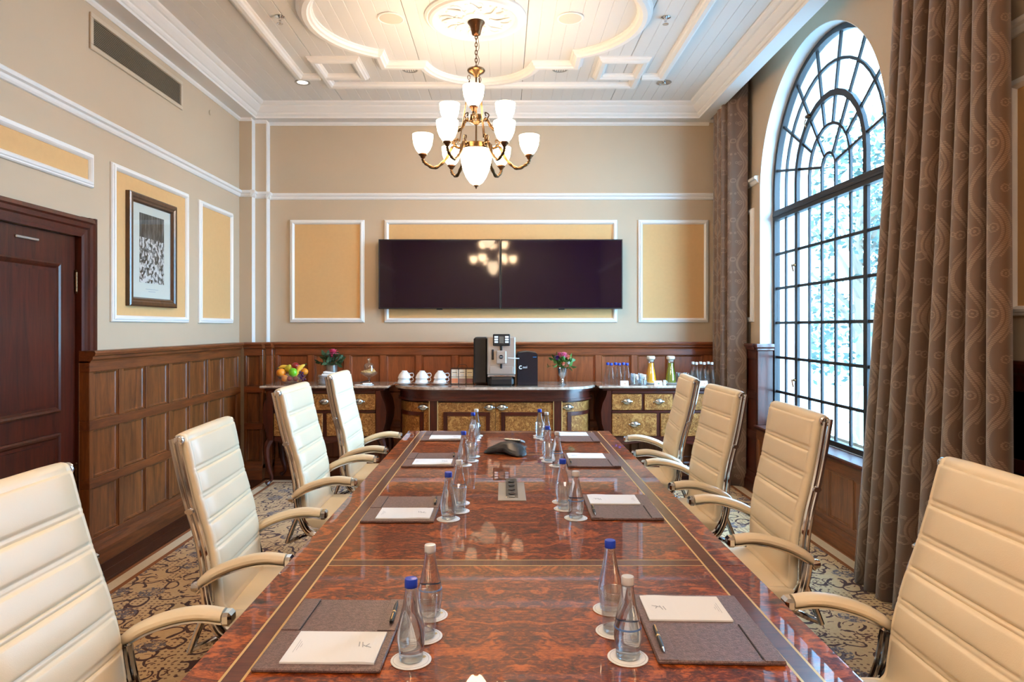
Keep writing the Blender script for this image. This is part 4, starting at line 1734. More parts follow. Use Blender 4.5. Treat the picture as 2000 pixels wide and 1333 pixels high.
def make_chair():
    t = thing('boardroom_chair', '', 'chair', (0, 0, 0))
    inst('backrest', backrest_mesh(), t)
    inst('seat', seat_mesh(), t)
    side = [(x - .012, 0, z) for x, z, s_ in fine if s_ <= s_top + .012][::7]
    side = [(-.02, 0, .478), (-.12, 0, .478), (-.20, 0, .484), (-.238, 0, .505)] + side[1:]
    for e in (-1, 1):
        mb = MB()
        for dx, dy in ((.0, .243), (-.020, .243)):
            mb.tube([(p[0] + dx, e * dy, p[2] - dx * .4) for p in smoothpts(side, 2)], .0085, 8)
        mb.build('side_rail', M['chrome'], t, True)
        MB().lathe([(.010, 0), (.015, .002), (.018, .008), (.018, .018), (.013, .022), (.012, .004)], 16, (cxr, e * .243 - (.018 if e > 0 else .004), czr), 'y').build('end_ring', M['chrome'], t, True)
        # arm
        ap = smoothpts([(-.304, 0, .662), (-.280, 0, .685), (-.225, 0, .716), (-.155, 0, .739), (-.09, 0, .748), (-.03, 0, .742)], 5)
        n = len(ap)
        r = [(.012 + .014 * min(1, i / 7)) * (1 - .15 * max(0, (i - n + 5) / 5)) for i in range(n)]
        q = [(.009 + .008 * min(1, i / 6)) for i in range(n)]
        arm = MB().tube([(p.x, e * .272, p.z - .012) for p in ap], r, 12, ry=q, up=(0, 0, 1)).build('armrest', M['leather'], t, True)
        mb = MB()
        mb.tube([(p.x, e * .272, p.z - .031) for p in ap], .017, 8, ry=.006, up=(0, 0, 1))
        mb.build('arm_bar', M['chrome'], arm, True)
        MB().lathe([(.0, -.014), (.013, -.012), (.017, .0), (.017, .014), (0, .015)], 12, (-.310, e * .272, .648), 'x').build('arm_end_cap', M['chrome'], arm, True)
        MB().box(-.034, -.004, e * .272 - .023, e * .272 + .023, .706, .741, .008).build('arm_tip', M['chrome'], arm)
        # twin-tube arm support, down to the seat and forward under it
        sp = smoothpts([(-.286, e * .272, .652), (-.278, e * .271, .60), (-.262, e * .269, .54), (-.232, e * .264, .49), (-.17, e * .25, .466), (-.08, e * .22, .462)], 4)
        twin(sp, .013, .009).build('arm_support', M['chrome'], t, True)
        lp = [(-.275, e * .271, .575), (-.302, e * .271, .51), (-.326, e * .271, .445)]
        twin(lp, .012, .009).build('rear_strut', M['chrome'], t, True)
        MB().tube(smoothpts([(-.325, e * .268, .447), (-.28, e * .258, .462), (-.235, e * .24, .478)], 4), .010, 8).build('strut_brace', M['chrome'], t, True)
    MB().tube([(-.352, -.262, .89), (-.352, .262, .89)], .014, 8, ry=.009).build('cross_bar', M['chrome'], t, True)
    MB().box(-.21, .09, -.235, .235, .458, .486, .006).build('seat_pan', M['black'], t)
    MB().lathe([(.045, .44), (.045, .458)], 16, (-.06, 0, 0)).build('swivel_plate', M['black'], t)
    MB().lathe([(.026, .10), (.026, .26), (.016, .262), (.016, .45)], 16, (-.06, 0, 0)).build('gas_column', M['chrome'], t, True)
    for k in range(5):
        a = 2 * PI * k / 5 + .3
        pts = [(.02, 0, .115), (.14, 0, .10), (.27, 0, .075)]
        mb = MB().tube(pts, [.02, .017, .013], 8, ry=[.018, .014, .011])
        mb.xf(Matrix.Translation((-.06, 0, 0)) @ Matrix.Rotation(a, 4, 'Z'))
        leg = mb.build('star_leg', M['chrome'], t, True)
        mb = MB()
        for yy in (-.016, .004):
            mb.lathe([(0, 0), (.022, 0), (.026, .003), (.026, .009), (.022, .012), (0, .012)], 14, (.275, yy, .0395), 'y')
        mb.lathe([(.006, .03), (.006, .075)], 8, (.27, 0, 0))
        mb.xf(Matrix.Translation((-.06, 0, 0)) @ Matrix.Rotation(a, 4, 'Z'))
        mb.build('caster', M['black'], leg, True)
    return t


chair0 = make_chair()
FIXED = ('star_leg',)
CH = [
    # side, tip x, y, lift, turn, height of the back, tilt of the back
    ('left', -.705, 1.505, -.018, 0, 1.0, -.03),
    ('left', -.685, 2.44, .012, .06, .95, .045),
    ('left', -.676, 3.41, .042, 0, .992, .03),
    ('left', -.676, 4.28, .033, 0, 1.012, .06),
    ('right', .760, 1.575, .008, 0, .99, 0),
    ('right', .775, 2.61, .022, -.03, .99, .08),
    ('right', .766, 3.45, .012, .03, 1.01, .06),
    ('right', .782, 4.28, .012, -.09, 1.02, .03),
]
for k, (side, x, y, lift, tw, bs, ti) in enumerate(CH):
    t = chair0 if k == 0 else copy_tree(chair0)
    t.location = (x, y, .0125)
    t.rotation_euler = (0, 0, (0 if side == 'left' else PI) + tw)
    t['label'] = f'cream leather ribbed high-back chrome chair, {ORD[k % 4]} on the table\'s {side} side'
    t['group'] = 'cream leather chairs round the table'
    for ch in t.children:
        if not ch.name.startswith(FIXED):
            ch.location.z += lift
        if ch.name.startswith(('backrest', 'side_rail', 'end_ring', 'cross_bar')):
            ch.scale.z = bs
            ch.location.z += .5 * (1 - bs)
            if ti:
                pv = Vector((-.25, 0, .5))
                q = Matrix.Rotation(ti, 3, 'Y')
                ch.rotation_euler = (0, ti, 0)
                ch.location = Vector((0, 0, ch.location.z)) + pv - q @ pv
# ------------------------------------------------------------------ sideboards
ZS = .943


def pull_mesh():
    mb = MB()
    rs = []
    for i in range(7):
        a = PI / 2 * i / 6
        r = math.cos(a)
        rs.append([(.042 * r * math.cos(b) if r > .02 else 0, -.026 * math.sin(a) - .002, .030 * r * math.sin(b)) for b in [PI * 2 * q / 16 for q in range(16)]])
    mb.rings(rs)
    mb.box(-.052, .052, -.004, 0, -.008, .006, .002)
    return mb.mesh('cup_pull', M['silver'], .9)


PULL = pull_mesh()


def drawer(parent, x0, x1, z0, z1, yf, pulls=1):
    d = MB().box(x0, x1, yf - .016, yf + .02, z0, z1, .005).build('drawer', M['burlfront'], parent)
    for k in range(pulls):
        x = x0 + (x1 - x0) * (k + .5) / pulls
        inst('cup_pull', PULL, d, (x, yf - .016, (z0 + z1) / 2 + .006))
    return d


def cabriole(x, y, sx, sy):
    pts = smoothpts([(x, y, .46), (x + sx * .035, y - sy * .03, .36), (x + sx * .022, y - sy * .02, .20), (x - sx * .004, y, .08), (x + sx * .035, y - sy * .035, .034)], 5)
    n = len(pts)
    r = [.040 - .026 * min(1, i / (n * .75)) + (.008 if i > n - 3 else 0) for i in range(n)]
    return MB().tube(pts, r, 8)


def chest(label, x0, x1, flip):
    w = x1 - x0
    cx = (x0 + x1) / 2
    t = thing('chest_of_drawers', label, 'sideboard', (cx, 6.46, 0), 0)
    yf, yb = 6.235 - 6.46, 6.708 - 6.46
    h = w / 2
    MB().box(-h, h, 6.19 - 6.46, yb, ZS - .022, ZS, .008).build('marble_top', M['marble'], t)
    MB().box(-h + .04, h - .04, yf - .02, yb - .005, ZS - .045, ZS - .0225, .008).build('top_moulding', M['mahogx'], t)
    a, b2 = -h + .125, h - .125
    MB().box(a - .005, b2 + .005, yf + .021, yb - .01, .455, ZS - .046, 0).build('carcass', M['mahogx'], t)
    # framing rails and dividers
    zt1, zt0, zm0, zl0 = .868, .715, .690, .475
    for z0, z1 in ((zt1, ZS - .046), (zm0, zt0), (.43, zl0)):
        MB().box(a, b2, yf - .003, yf + .02, z0, z1, .004).build('front_rail', M['mahogx'], t)
    w3 = (b2 - a) / 3
    for k in range(3):
        drawer(t, a + k * w3 + (.0 if k == 0 else .012), a + (k + 1) * w3 - (.0 if k == 2 else .012), zt0 + .003, zt1 - .003, yf)
        if k < 2:
            MB().box(a + (k + 1) * w3 - .011, a + (k + 1) * w3 + .011, yf - .003, yf + .02, zt0 + .0005, zt1 - .0005).build('divider', M['mahog'], t)
    w2 = (b2 - a) / 2
    for k in range(2):
        drawer(t, a + k * w2 + (.0 if k == 0 else .018), a + (k + 1) * w2 - (.0 if k == 1 else .018), zl0 + .003, zm0 - .003, yf)
    MB().box(-.017, .017, yf - .003, yf + .02, zl0 + .0005, zm0 - .0005).build('divider', M['mahog'], t)
    # serpentine corner stiles and cabriole legs
    for s in (-1, 1):
        prof_ = [(0, ZS - .046), (.040, ZS - .046), (.050, .85), (.085, .78), (.100, .70), (.092, .60), (.060, .50), (.045, .44), (0, .44)]
        base = b2 if s > 0 else a
        MB().prism([(base + s * .0055 + s * px * .95, z) for px, z in prof_], yf - .02, yb - .02, 'y').build('corner_stile', M['mahog'], t, .5)
        for yy, sy in ((yf + .03, 1), (yb - .06, 0)):
            cabriole((base + s * .035), yy, s, sy).build('leg', M['mahog'], t, True)
    # shaped apron
    ap = [(a, .43), (a + .12, .40), (0 - .12, .425), (0, .405), (.12, .425), (b2 - .12, .40), (b2, .43), (b2, .4305), (a, .4305)]
    MB().prism(ap, yf, yf + .018, 'y').build('apron', M['mahogx'], t)
    return t


chest('dark mahogany chest with burl drawers and marble top, left of the curved credenza', -2.24, -1.052, 0)
chest('dark mahogany chest with burl drawers and marble top, right of the curved credenza', .875, 1.985, 1)

# bow-ended centre credenza, front outline in plan
cd = thing('curved_credenza', 'bow-ended mahogany credenza with marble top and burl doors under the screens', 'sideboard', (-.075, 6.40, 0))
EA, EB = .385, .40
SXH = .565


def front(off=0.0, n=16):
    """plan outline of the front from left end round to the right end, pulled in by off"""
    out = []
    for i in range(n + 1):
        a = PI - PI / 2 * i / n
        out.append((-SXH + (EA - off) * math.cos(a), .05 - (EB - off) * math.sin(a)))
    for i in range(1, 12):
        out.append((-SXH + 2 * SXH * i / 12, .05 - (EB - off)))
    for i in range(n + 1):
        a = PI / 2 * (1 - i / n)
        out.append((SXH + (EA - off) * math.cos(a), .05 - (EB - off) * math.sin(a)))
    return out


BK = .308


def slab(off, z0, z1, name, m, yb=BK):
    f = front(off)
    poly = [(f[0][0], yb)] + f + [(f[-1][0], yb)]
    return MB().prism(poly, z0, z1, 'z').build(name, m, cd, .6)


slab(0, ZS - .022, ZS - .006, 'marble_top', M['marble'])
slab(.008, ZS - .006, ZS, 'top_arris', M['marble'])
slab(.02, ZS - .045, ZS - .0225, 'top_moulding', M['mahogx'])
slab(.045, .835, ZS - .0455, 'frieze', M['mahogx'])
slab(.03, .815, .8345, 'frieze_bead', M['mahogx'])
slab(.085, .10, .8145, 'carcass', M['mahog'])
slab(.05, .0125, .0995, 'plinth', M['mahogx'])
slab(.04, .10, .125, 'plinth_bead', M['mahogx'])


def path_pts(off):
    f = front(off, 40)
    s = [0]
    for p, q in zip(f, f[1:]):
        s.append(s[-1] + math.hypot(q[0] - p[0], q[1] - p[1]))
    return f, s


REF, RS = path_pts(.06)


def strip(s0, s1, z0, z1, o0, o1, name, m, parent=cd, bev=0):
    """curved board following the front; s in metres along the carcass line, o outward"""
    n = max(2, int((s1 - s0) / .03))
    rs = []
    for i in range(n + 1):
        s_ = s0 + (s1 - s0) * i / n
        j = 0
        while j < len(RS) - 2 and RS[j + 1] < s_:
            j += 1
        f = (s_ - RS[j]) / (RS[j + 1] - RS[j])
        x = REF[j][0] + (REF[j + 1][0] - REF[j][0]) * f
        y = REF[j][1] + (REF[j + 1][1] - REF[j][1]) * f
        tx, ty = REF[j + 1][0] - REF[j][0], REF[j + 1][1] - REF[j][1]
        l = math.hypot(tx, ty)
        nx, ny = ty / l, -tx / l
        rs.append([(x + nx * o0, y + ny * o0, z0), (x + nx * o1, y + ny * o1, z0 + bev), (x + nx * o1, y + ny * o1, z1 - bev), (x + nx * o0, y + ny * o0, z1)])
    return MB().rings(rs).build(name, m, parent, .5)


def s_at(x):
    for j in range(len(REF) - 1):
        if REF[j][0] <= x <= REF[j + 1][0] and REF[j][1] < -.2:
            return RS[j] + (RS[j + 1] - RS[j]) * (x - REF[j][0]) / (REF[j + 1][0] - REF[j][0])


def on_front(s_):
    j = 0
    while j < len(RS) - 2 and RS[j + 1] < s_:
        j += 1
    f = (s_ - RS[j]) / (RS[j + 1] - RS[j])
    x = REF[j][0] + (REF[j + 1][0] - REF[j][0]) * f
    y = REF[j][1] + (REF[j + 1][1] - REF[j][1]) * f
    return x, y, math.atan2(REF[j + 1][1] - REF[j][1], REF[j + 1][0] - REF[j][0])


ZD0, ZD1 = .14, .800
sL, sR = s_at(-.555), s_at(.565)
cw = .035
for s_ in (sL, sR):
    strip(s_ - cw, s_ + cw, .126, .814, -.03, .016, 'pilaster', M['mahog'])
    strip(s_ - cw - .004, s_ - cw + .001, .126, .814, .0, .018, 'bead', M['inlay'])
    strip(s_ + cw - .001, s_ + cw + .004, .126, .814, .0, .018, 'bead', M['inlay'])


def cred_door(s0, s1, side):
    d = strip(s0, s1, ZD0, ZD1, -.02, .004, 'door', M['burlfront'])
    fw = .048
    a, b2 = s0 + fw, s1 - fw
    top = ZD1 - .085
    fr = .036
    strip(a, a + fr, ZD0 + .06, top, .0042, .012, 'door_moulding', M['mahog'], d, .002)
    strip(b2 - fr, b2, ZD0 + .06, top, .0042, .012, 'door_moulding', M['mahog'], d, .002)
    strip(a + fr, b2 - fr, top - fr, top, .0042, .012, 'door_moulding', M['mahogx'], d, .002)
    strip(a + fr, b2 - fr, ZD0 + .06, ZD0 + .06 + fr, .0042, .012, 'door_moulding', M['mahogx'], d, .002)
    strip(a + fr + .004, b2 - fr - .004, ZD0 + .1, top - fr - .004, .0042, .0075, 'door_panel', M['burlfront'], d, .002)
    px, py, an = on_front(s1 - .055 if side > 0 else s0 + .055)
    inst('cup_pull', PULL, d, (px + .006 * math.sin(an), py - .006 * math.cos(an), ZD1 - .043), (0, 0, an))


mid = (sL + sR) / 2
cred_door(sL + cw + .006, mid - .002, 1)
cred_door(mid + .002, sR - cw - .006, -1)
cred_door(RS[-1] - (RS[-1] - sR) + cw + .006, RS[-1] - .06, -1)
cred_door(.06, sL - cw - .006, 1)

# ------------------------------------------------------------------ things on the sideboards
# fruit bowl
FB = (-2.00, 6.40, ZS)
t = thing('fruit_bowl', 'clear glass bowl full of fruit on the left chest', 'bowl', FB)
MB().lathe([(0, .004), (.05, .0), (.075, .0), (.078, .006), (.06, .012), (.09, .03), (.12, .06), (.14, .09), (.136, .091), (.115, .063), (.085, .035), (0, .018)], 32).build('bowl', M['thinglass'], t, True)


def fruit(name, label, cat, loc, m, shape, rot=(0, 0, 0)):
    t = thing(name, label, cat, (FB[0] + loc[0], FB[1] + loc[1], FB[2] + loc[2]), 0, 'fruit in the glass bowl')
    t.rotation_euler = rot
    shape.build('skin' if name != 'grape_bunch' else 'berries', m, t, True)
    if name in ('orange', 'green_apple', 'red_apple', 'peach'):
        MB().tube([(0, 0, .034), (.002, 0, .045)], .002, 5).build('stem', M['bronze'], t)
    if name == 'banana':
        MB().tube([(-.085, 0, .022), (-.098, 0, .032)], .005, 6).build('stem', M['leaf'], t)


orange = plain('orange_peel', (240, 150, 40), .45, bump=(200, .3))
gapple = plain('green_apple_skin', (116, 190, 40), .3)
yellow = plain('banana_skin', (236, 196, 70), .45)
redap = plain('red_apple_skin', (150, 36, 40), .3)
grape = plain('purple_grape', (84, 40, 84), .3)
ygreen = plain('yellow_green_skin', (196, 190, 60), .4)


def ball(r, sz=.95):
    return MB().sphere((0, 0, 0), r, 16, 10, sz=sz)


fruit('orange', 'large orange at the front left of the fruit bowl', 'fruit', (-.085, -.06, .112), orange, ball(.042))
fruit('orange', 'smaller orange low at the front of the fruit bowl', 'fruit', (-.045, -.068, .060), orange, ball(.033))
fruit('orange', 'orange at the right rim of the fruit bowl', 'fruit', (.118, .0, .118), orange, ball(.034))
fruit('green_apple', 'bright green apple at the front of the fruit bowl', 'fruit', (.028, -.058, .112), gapple, ball(.042, 1.05))
fruit('pear', 'yellow green pear on top of the fruit bowl', 'fruit', (-.035, .0, .148), ygreen, MB().lathe([(0, -.036), (.022, -.032), (.034, -.014), (.032, .006), (.02, .028), (.013, .042), (.006, .048), (0, .049)], 14), (.5, .6, 0))
bn = MB().tube(smoothpts([(-.085, 0, .02), (-.05, 0, -.004), (0, 0, -.014), (.05, 0, -.004), (.085, 0, .022)], 5), [.006, .010, .014, .016, .017, .018, .018, .018, .018, .018, .018, .018, .018, .017, .017, .016, .015, .012, .009, .006, .004], 8)
fruit('banana', 'ripe banana bent over the right of the fruit bowl', 'fruit', (.082, -.045, .115), yellow, bn, (0, PI * .62, .35))
bn2 = MB().tube(smoothpts([(-.085, 0, .02), (-.05, 0, -.004), (0, 0, -.014), (.05, 0, -.004), (.085, 0, .022)], 5), [.006, .010, .014, .016, .017, .018, .018, .018, .018, .018, .018, .018, .018, .017, .017, .016, .015, .012, .009, .006, .004], 8)
fruit('banana', 'second banana curved across the back of the fruit bowl', 'fruit', (-.055, .055, .142), yellow, bn2, (PI, .35, .3))
fruit('red_apple', 'red apple on top at the back of the fruit bowl', 'fruit', (.02, .035, .172), redap, ball(.034))
fruit('peach', 'pinkish peach at the back right of the fruit bowl', 'fruit', (.06, .035, .150), plain('peach_skin', (226, 156, 110), .5), ball(.032))
mb = MB()
rnd = random.Random(4)
for k in range(16):
    mb.sphere((rnd.gauss(0, .016), rnd.gauss(0, .012), rnd.gauss(0, .02)), .0105, 8, 6)
fruit('grape_bunch', 'dark purple grapes hanging at the right of the fruit bowl', 'fruit', (.10, -.055, .082), grape, mb)
for k, (x, y, z, lab_) in enumerate(((-.10, -.02, .072, 'plum low on the left inside the fruit bowl'), (.0, -.075, .058, 'dark plum low at the front inside the bowl'), (.05, -.06, .055, 'plum between the front of the bowl and the grapes'))):
    fruit('plum', lab_, 'fruit', (x, y, z), plain('plum_skin', (112, 34, 44), .3) if k == 0 else redap, ball(.026))


def leafy(mb, c, d, l, w, rnd):
    d = Vector(d).normalized()
    sdir = d.cross(Vector((rnd.gauss(0, 1), rnd.gauss(0, 1), rnd.gauss(0, 1)))).normalized()
    n = d.cross(sdir)
    c = Vector(c)
    p = [c, c + d * l * .35 + sdir * w + n * l * .06, c + d * l * .35 - sdir * w + n * l * .06, c + d * l * .75 + sdir * w * .6, c + d * l * .75 - sdir * w * .6, c + d * l - n * l * .08]
    mb.add(p, [(0, 1, 2), (1, 3, 4, 2), (3, 5, 4)])


def flower_head(r, petals, rows, m, parent, c, name='bloom'):
    mb = MB()
    for q in range(rows):
        for k in range(petals):
            a = 2 * PI * (k + .5 * q) / petals
            el = .15 + 1.15 * q / max(1, rows - 1)
            d = Vector((math.cos(a) * math.cos(el), math.sin(a) * math.cos(el), math.sin(el)))
            s_ = Vector((-math.sin(a), math.cos(a), 0))
            l = r * (1 - .25 * q / rows)
            n = d.cross(s_)
            C = Vector(c)
            p = [C, C + d * l * .5 + s_ * l * .28 + n * l * .08, C + d * l * .5 - s_ * l * .28 + n * l * .08, C + d * l + s_ * l * .14 - n * l * .05, C + d * l - s_ * l * .14 - n * l * .05]
            mb.add(p, [(0, 1, 2), (1, 3, 4, 2)])
    mb.sphere(c, r * .35, 8, 6)
    return mb.build(name, m, parent)


def greenery(parent, c, n, spread, up, seed, name='leaf', l=.07, m=None):
    rnd = random.Random(seed)
    for k in range(n):
        a = 2 * PI * k / n + rnd.uniform(-.2, .2)
        el = rnd.uniform(.05, 1.1)
        d = Vector((math.cos(a) * math.cos(el) * spread, math.sin(a) * math.cos(el) * spread, math.sin(el) * up))
        mb = MB()
        c0 = Vector(c)
        mb.tube([c0, c0 + d * .5, c0 + d], .0016, 4)
        for q in range(5):
            f = .35 + .16 * q
            leafy(mb, c0 + d * f, d * .6 + Vector((rnd.gauss(0, .05), rnd.gauss(0, .05), rnd.gauss(0, .04))), l * rnd.uniform(.5, .9), l * .2, rnd)
        mb.build(name, m or M['leaf'], parent)


pink = plain('pink_petal', (226, 104, 142), .6)
red = plain('crimson_petal', (168, 40, 66), .6)
# protea in a metal pot
t = thing('flower_arrangement', 'pink and crimson flower with green leaves in a small steel pot', 'flowers', (-1.675, 6.60, ZS))
MB().lathe([(0, .0), (.05, .0), (.053, .004), (.053, .168), (.056, .172), (.053, .174), (.049, .170), (.049, .02), (0, .02)], 28).build('pot', M['steel'], t, .6)
greenery(t, (0, 0, .165), 16, .13, .12, 11, l=.085, m=plain('dark_leaf', (58, 84, 52), .5, var=.4, vs=40))
flower_head(.068, 12, 4, pink, t, (.015, -.02, .275))
flower_head(.042, 9, 3, red, t, (.012, -.045, .262))
# plate stack
t = None
for k in range(7):
    z = ZS + .003 + k * .0125
    p = thing('side_plate', f'white side plate, number {k + 1} from the bottom of the stack by the steel pot' if False else
              ['lowest white plate of the stack on the left chest', 'second white plate up in the stack before the flowers', 'third white plate up in the stack before the flowers',
               'middle white plate of the stack before the flowers', 'third white plate down in the stack before the flowers', 'second white plate down in the stack before the flowers',
               'topmost white plate of the stack, under the folded napkin'][k], 'plate', (-1.66 + .003 * math.sin(k * 2.1), 6.37, z - .003), 0, 'stacked white side plates')
    MB().lathe([(0, .0), (.05, .0), (.055, .002), (.085, .011), (.086, .0125), (.083, .0125), (.053, .0045), (0, .003)], 32).build('plate', M['china'], p, .7)
p = thing('folded_napkin', 'white folded napkin on top of the plate stack', 'napkin', (-1.645, 6.37, ZS + .003 + 7 * .0125))
MB().box(-.055, .055, -.05, .05, -.0045, .012, .004).build('lower_fold', M['paper'], p)
m_ = MB().box(-.050, .05, -.045, .045, 0, .014, .006)
m_.xf(Matrix.Translation((.004, 0, .0135)) @ Matrix.Rotation(.12, 4, 'Y'))
m_.build('upper_fold', M['paper'], p)

# cookie compote
CC = (-1.275, 6.42, ZS)
t = thing('glass_compote', 'footed glass compote with a domed lid holding biscuits', 'jar', CC)
MB().lathe([(0, .0), (.045, .0), (.048, .004), (.03, .012), (.010, .022), (.008, .04), (.013, .055), (.012, .062), (.05, .078), (.082, .098), (.088, .116), (.084, .117), (.077, .101), (.045, .084), (0, .074)], 28).build('dish', M['thinglass'], t, True)
lid = MB().lathe([(.052, .118), (.052, .17), (.046, .186), (.03, .197), (.012, .203), (.008, .21), (.016, .224), (.019, .234), (.014, .245), (0, .248)], 24, cap=False).build('lid', M['thinglass'], t, True)
bis = plain('biscuit', (214, 178, 118), .8, bump=(90, .4), var=.15, vs=50)
bm2 = MB().lathe([(0, .0), (.026, .0), (.030, .004), (.028, .009), (0, .011)], 14).mesh('crumb', bis, True)
rnd = random.Random(2)
for k in range(11):
    a = k * 2.4
    r = .0 if k == 0 else (.045 if k < 8 else .025)
    c = thing('biscuit', 'round golden biscuit heaped in the glass compote', 'biscuit', (CC[0] + r * math.cos(a), CC[1] + r * math.sin(a), CC[2] + .108 + (.014 if k >= 8 else .0) + .003 * (k % 3)), 0, 'biscuits in the compote')
    c.rotation_euler = (rnd.uniform(-.4, .4), rnd.uniform(-.4, .4), 0)
    inst('crumb', bm2, c)
p = thing('paper_doily', 'white scalloped paper napkin in front of the compote', 'napkin', (-1.30, 6.31, ZS))
poly = [((.085 + .006 * math.cos(14 * a)) * math.cos(a), (.055 + .005 * math.cos(14 * a)) * math.sin(a)) for a in [2 * PI * k / 84 for k in range(84)]]
MB().prism(poly, .0005, .003, 'z').build('sheet', M['paper'], p)
m_ = MB().box(-.045, .045, -.022, .022, 0, .012, .005)
m_.xf(Matrix.Translation((.03, .0, .006)) @ Matrix.Rotation(.3, 4, 'Z') @ Matrix.Rotation(-.1, 4, 'X'))
m_.build('fold', M['paper'], p)
p = thing('serving_tongs', 'dark serving tongs on the white paper napkin', 'tongs', (-1.29, 6.315, ZS + .022))
mb = MB()
mb.tube([(-.045, -.01, .0), (0, -.006, .012), (.05, 0, .02)], .004, 6)
mb.build('arm', M['iron'], p)
mb = MB()
mb.tube([(-.045, .014, .0), (0, .01, .012), (.05, 0, .02)], .004, 6)
mb.build('arm', M['iron'], p)

# cups on saucers, upside down in twos
for k, (x, nm) in enumerate(((-.93, 'left'), (-.765, 'middle'), (-.595, 'right'))):
    s_ = thing('saucer', f'white saucer under the {nm} pair of upturned cups', 'saucer', (x, 6.33, ZS), 0, 'saucers under the cups')
    MB().lathe([(0, .001), (.035, .0), (.04, .002), (.082, .017), (.084, .019), (.081, .0195), (.04, .007), (0, .006)], 32).build('dish', M['china'], s_, .7)
    for q in range(2):
        c = thing('tea_cup', f'{"lower" if q == 0 else "upper"} white cup turned upside down on the {nm} saucer', 'cup', (x + .004 * q, 6.33, ZS + .0205 + q * .040), .25, 'upturned white cups')
        pr = [(.060, .0), (.062, .001), (.061, .006), (.057, .020), (.049, .038), (.036, .055), (.026, .064), (.026, .071), (.022, .071), (.021, .067), (0, .067)]
        MB().lathe(pr + [], 28, cap=False).build('bowl', M['china'], c, .8)
        MB().tube(smoothpts([(.056, 0, .018), (.072, 0, .012), (.086, 0, .024), (.078, 0, .046), (.046, 0, .044)], 5), .005, 8, ry=.004).build('handle', M['china'], c, True)

# tea rack
t = thing('tea_rack', 'black wire rack holding packets of tea bags beside the coffee machine', 'rack', (-.385, 6.36, ZS))
mb = MB()
for x in (-.105, -.035, .035, .105):
    for y in (-.04, .04):
        mb.tube([(x, y, .0), (x, y, .155)], .002, 5)
    mb.tube([(x, -.04, .008), (x, .04, .008)], .002, 5)
for z in (.008, .075, .153):
    for y in (-.04, .04):
        mb.tube([(-.105, y, z), (.105, y, z)], .002, 5)
mb.tube(smoothpts([(-.05, .0, .153), (-.03, 0, .185), (.03, 0, .185), (.05, 0, .153)], 5), .002, 5)
mb.build('wire_frame', M['iron'], t)
tcols = [(236, 222, 200), (238, 226, 206), (228, 216, 180)]
bcols = [(222, 140, 100), (150, 120, 110), (136, 96, 92)]
names = ['left', 'middle', 'right']
for i in range(3):
    for j in range(4):
        p = thing('tea_packet', f'{["rearmost", "third", "second", "front"][j]} paper tea packet in the {names[i]} column of the rack', 'tea bag', (-.385 + (i - 1) * .07, 6.36 + .032 - j * .019, ZS + .0115), 0, 'tea packets in the wire rack')
        box('envelope', plain('tea_paper_%d' % i, tcols[i], .8) if ('tp%d' % i) not in M else M['tp%d' % i], p, -.031, .031, -.004, .004, 0, .132 - .004 * (3 - j), .002)
        M.setdefault('tp%d' % i, p.children[0].data.materials[0])
        if j == 3:
            box('printed_foot', plain('tea_print_%d' % i, bcols[i], .8), p, -.0305, .0305, -.0047, -.0040, .004, .048)
            box('printed_title', plain('tea_title_%d' % i, (120, 104, 92), .8), p, -.022, .022, -.0047, -.0040, .10, .106)
            box('printed_title', M['grey'], p, -.018, .018, -.0047, -.0040, .075, .084)

# coffee machine
t = thing('coffee_machine', 'silver and black coffee machine with control buttons on top', 'coffee machine', (-.02, 6.40, ZS))
MB().box(-.255, -.128, -.145, .22, .015, .445, .015).build('water_tank', M['black'], t)
MB().box(-.127, .126, -.16, .22, .0, .44, .012).build('housing', M['black'], t)
silv = plain('satin_silver', (198, 194, 190), .3, .7)
MB().box(-.128, .132, -.20, -.155, .098, .452, .01).build('front_panel', silv, t)
MB().box(-.126, .130, -.205, -.16, .083, .0975, .004).build('panel_lip', M['chrome'], t)
MB().box(-.105, .115, -.225, -.155, .0, .082, .02).build('drip_tray', M['black'], t)
m_ = MB().box(-.075, .082, -.225, -.15, .368, .476, .006)
ctl = m_.build('control_head', M['black'], t)
for x in (-.045, .052):
    for k in range(3):
        MB().box(x - .017, x + .017, -.229, -.2252, .395 + k * .023, .412 + k * .023, .002).build('button', M['china'], ctl)
box('display', plain('machine_display', (104, 98, 90), .2), ctl, -.018, .026, -.2275, -.2252, .392, .455)
MB().box(-.012, .012, -.212, -.2, .325, .367, .004).build('spout_stem', M['black'], t)
sp = MB().box(-.045, .048, -.235, -.198, .205, .325, .008).build('spout_block', silv, t)
m_ = MB().lathe([(0, 0), (.019, 0), (.019, .003), (0, .003)], 24, axis='y')
m_.xf(Matrix.Translation((.0, -.2388, .268)) @ Matrix.Scale(1.0, 4, (1, 0, 0)))
m_.build('round_badge', M['iron'], sp)
box('badge_bar', M['china'], sp, -.012, .012, -.2395, -.2385, .266, .270)
MB().box(-.009, .011, -.212, -.199, .16, .204, .003).build('nozzle', M['black'], t)
MB().box(-.088, -.066, -.207, -.199, .24, .335, .004).build('steam_slot', M['iron'], t)
MB().box(-.105, .112, -.204, -.1995, .112, .178, .003).build('drawer_front', silv, t)

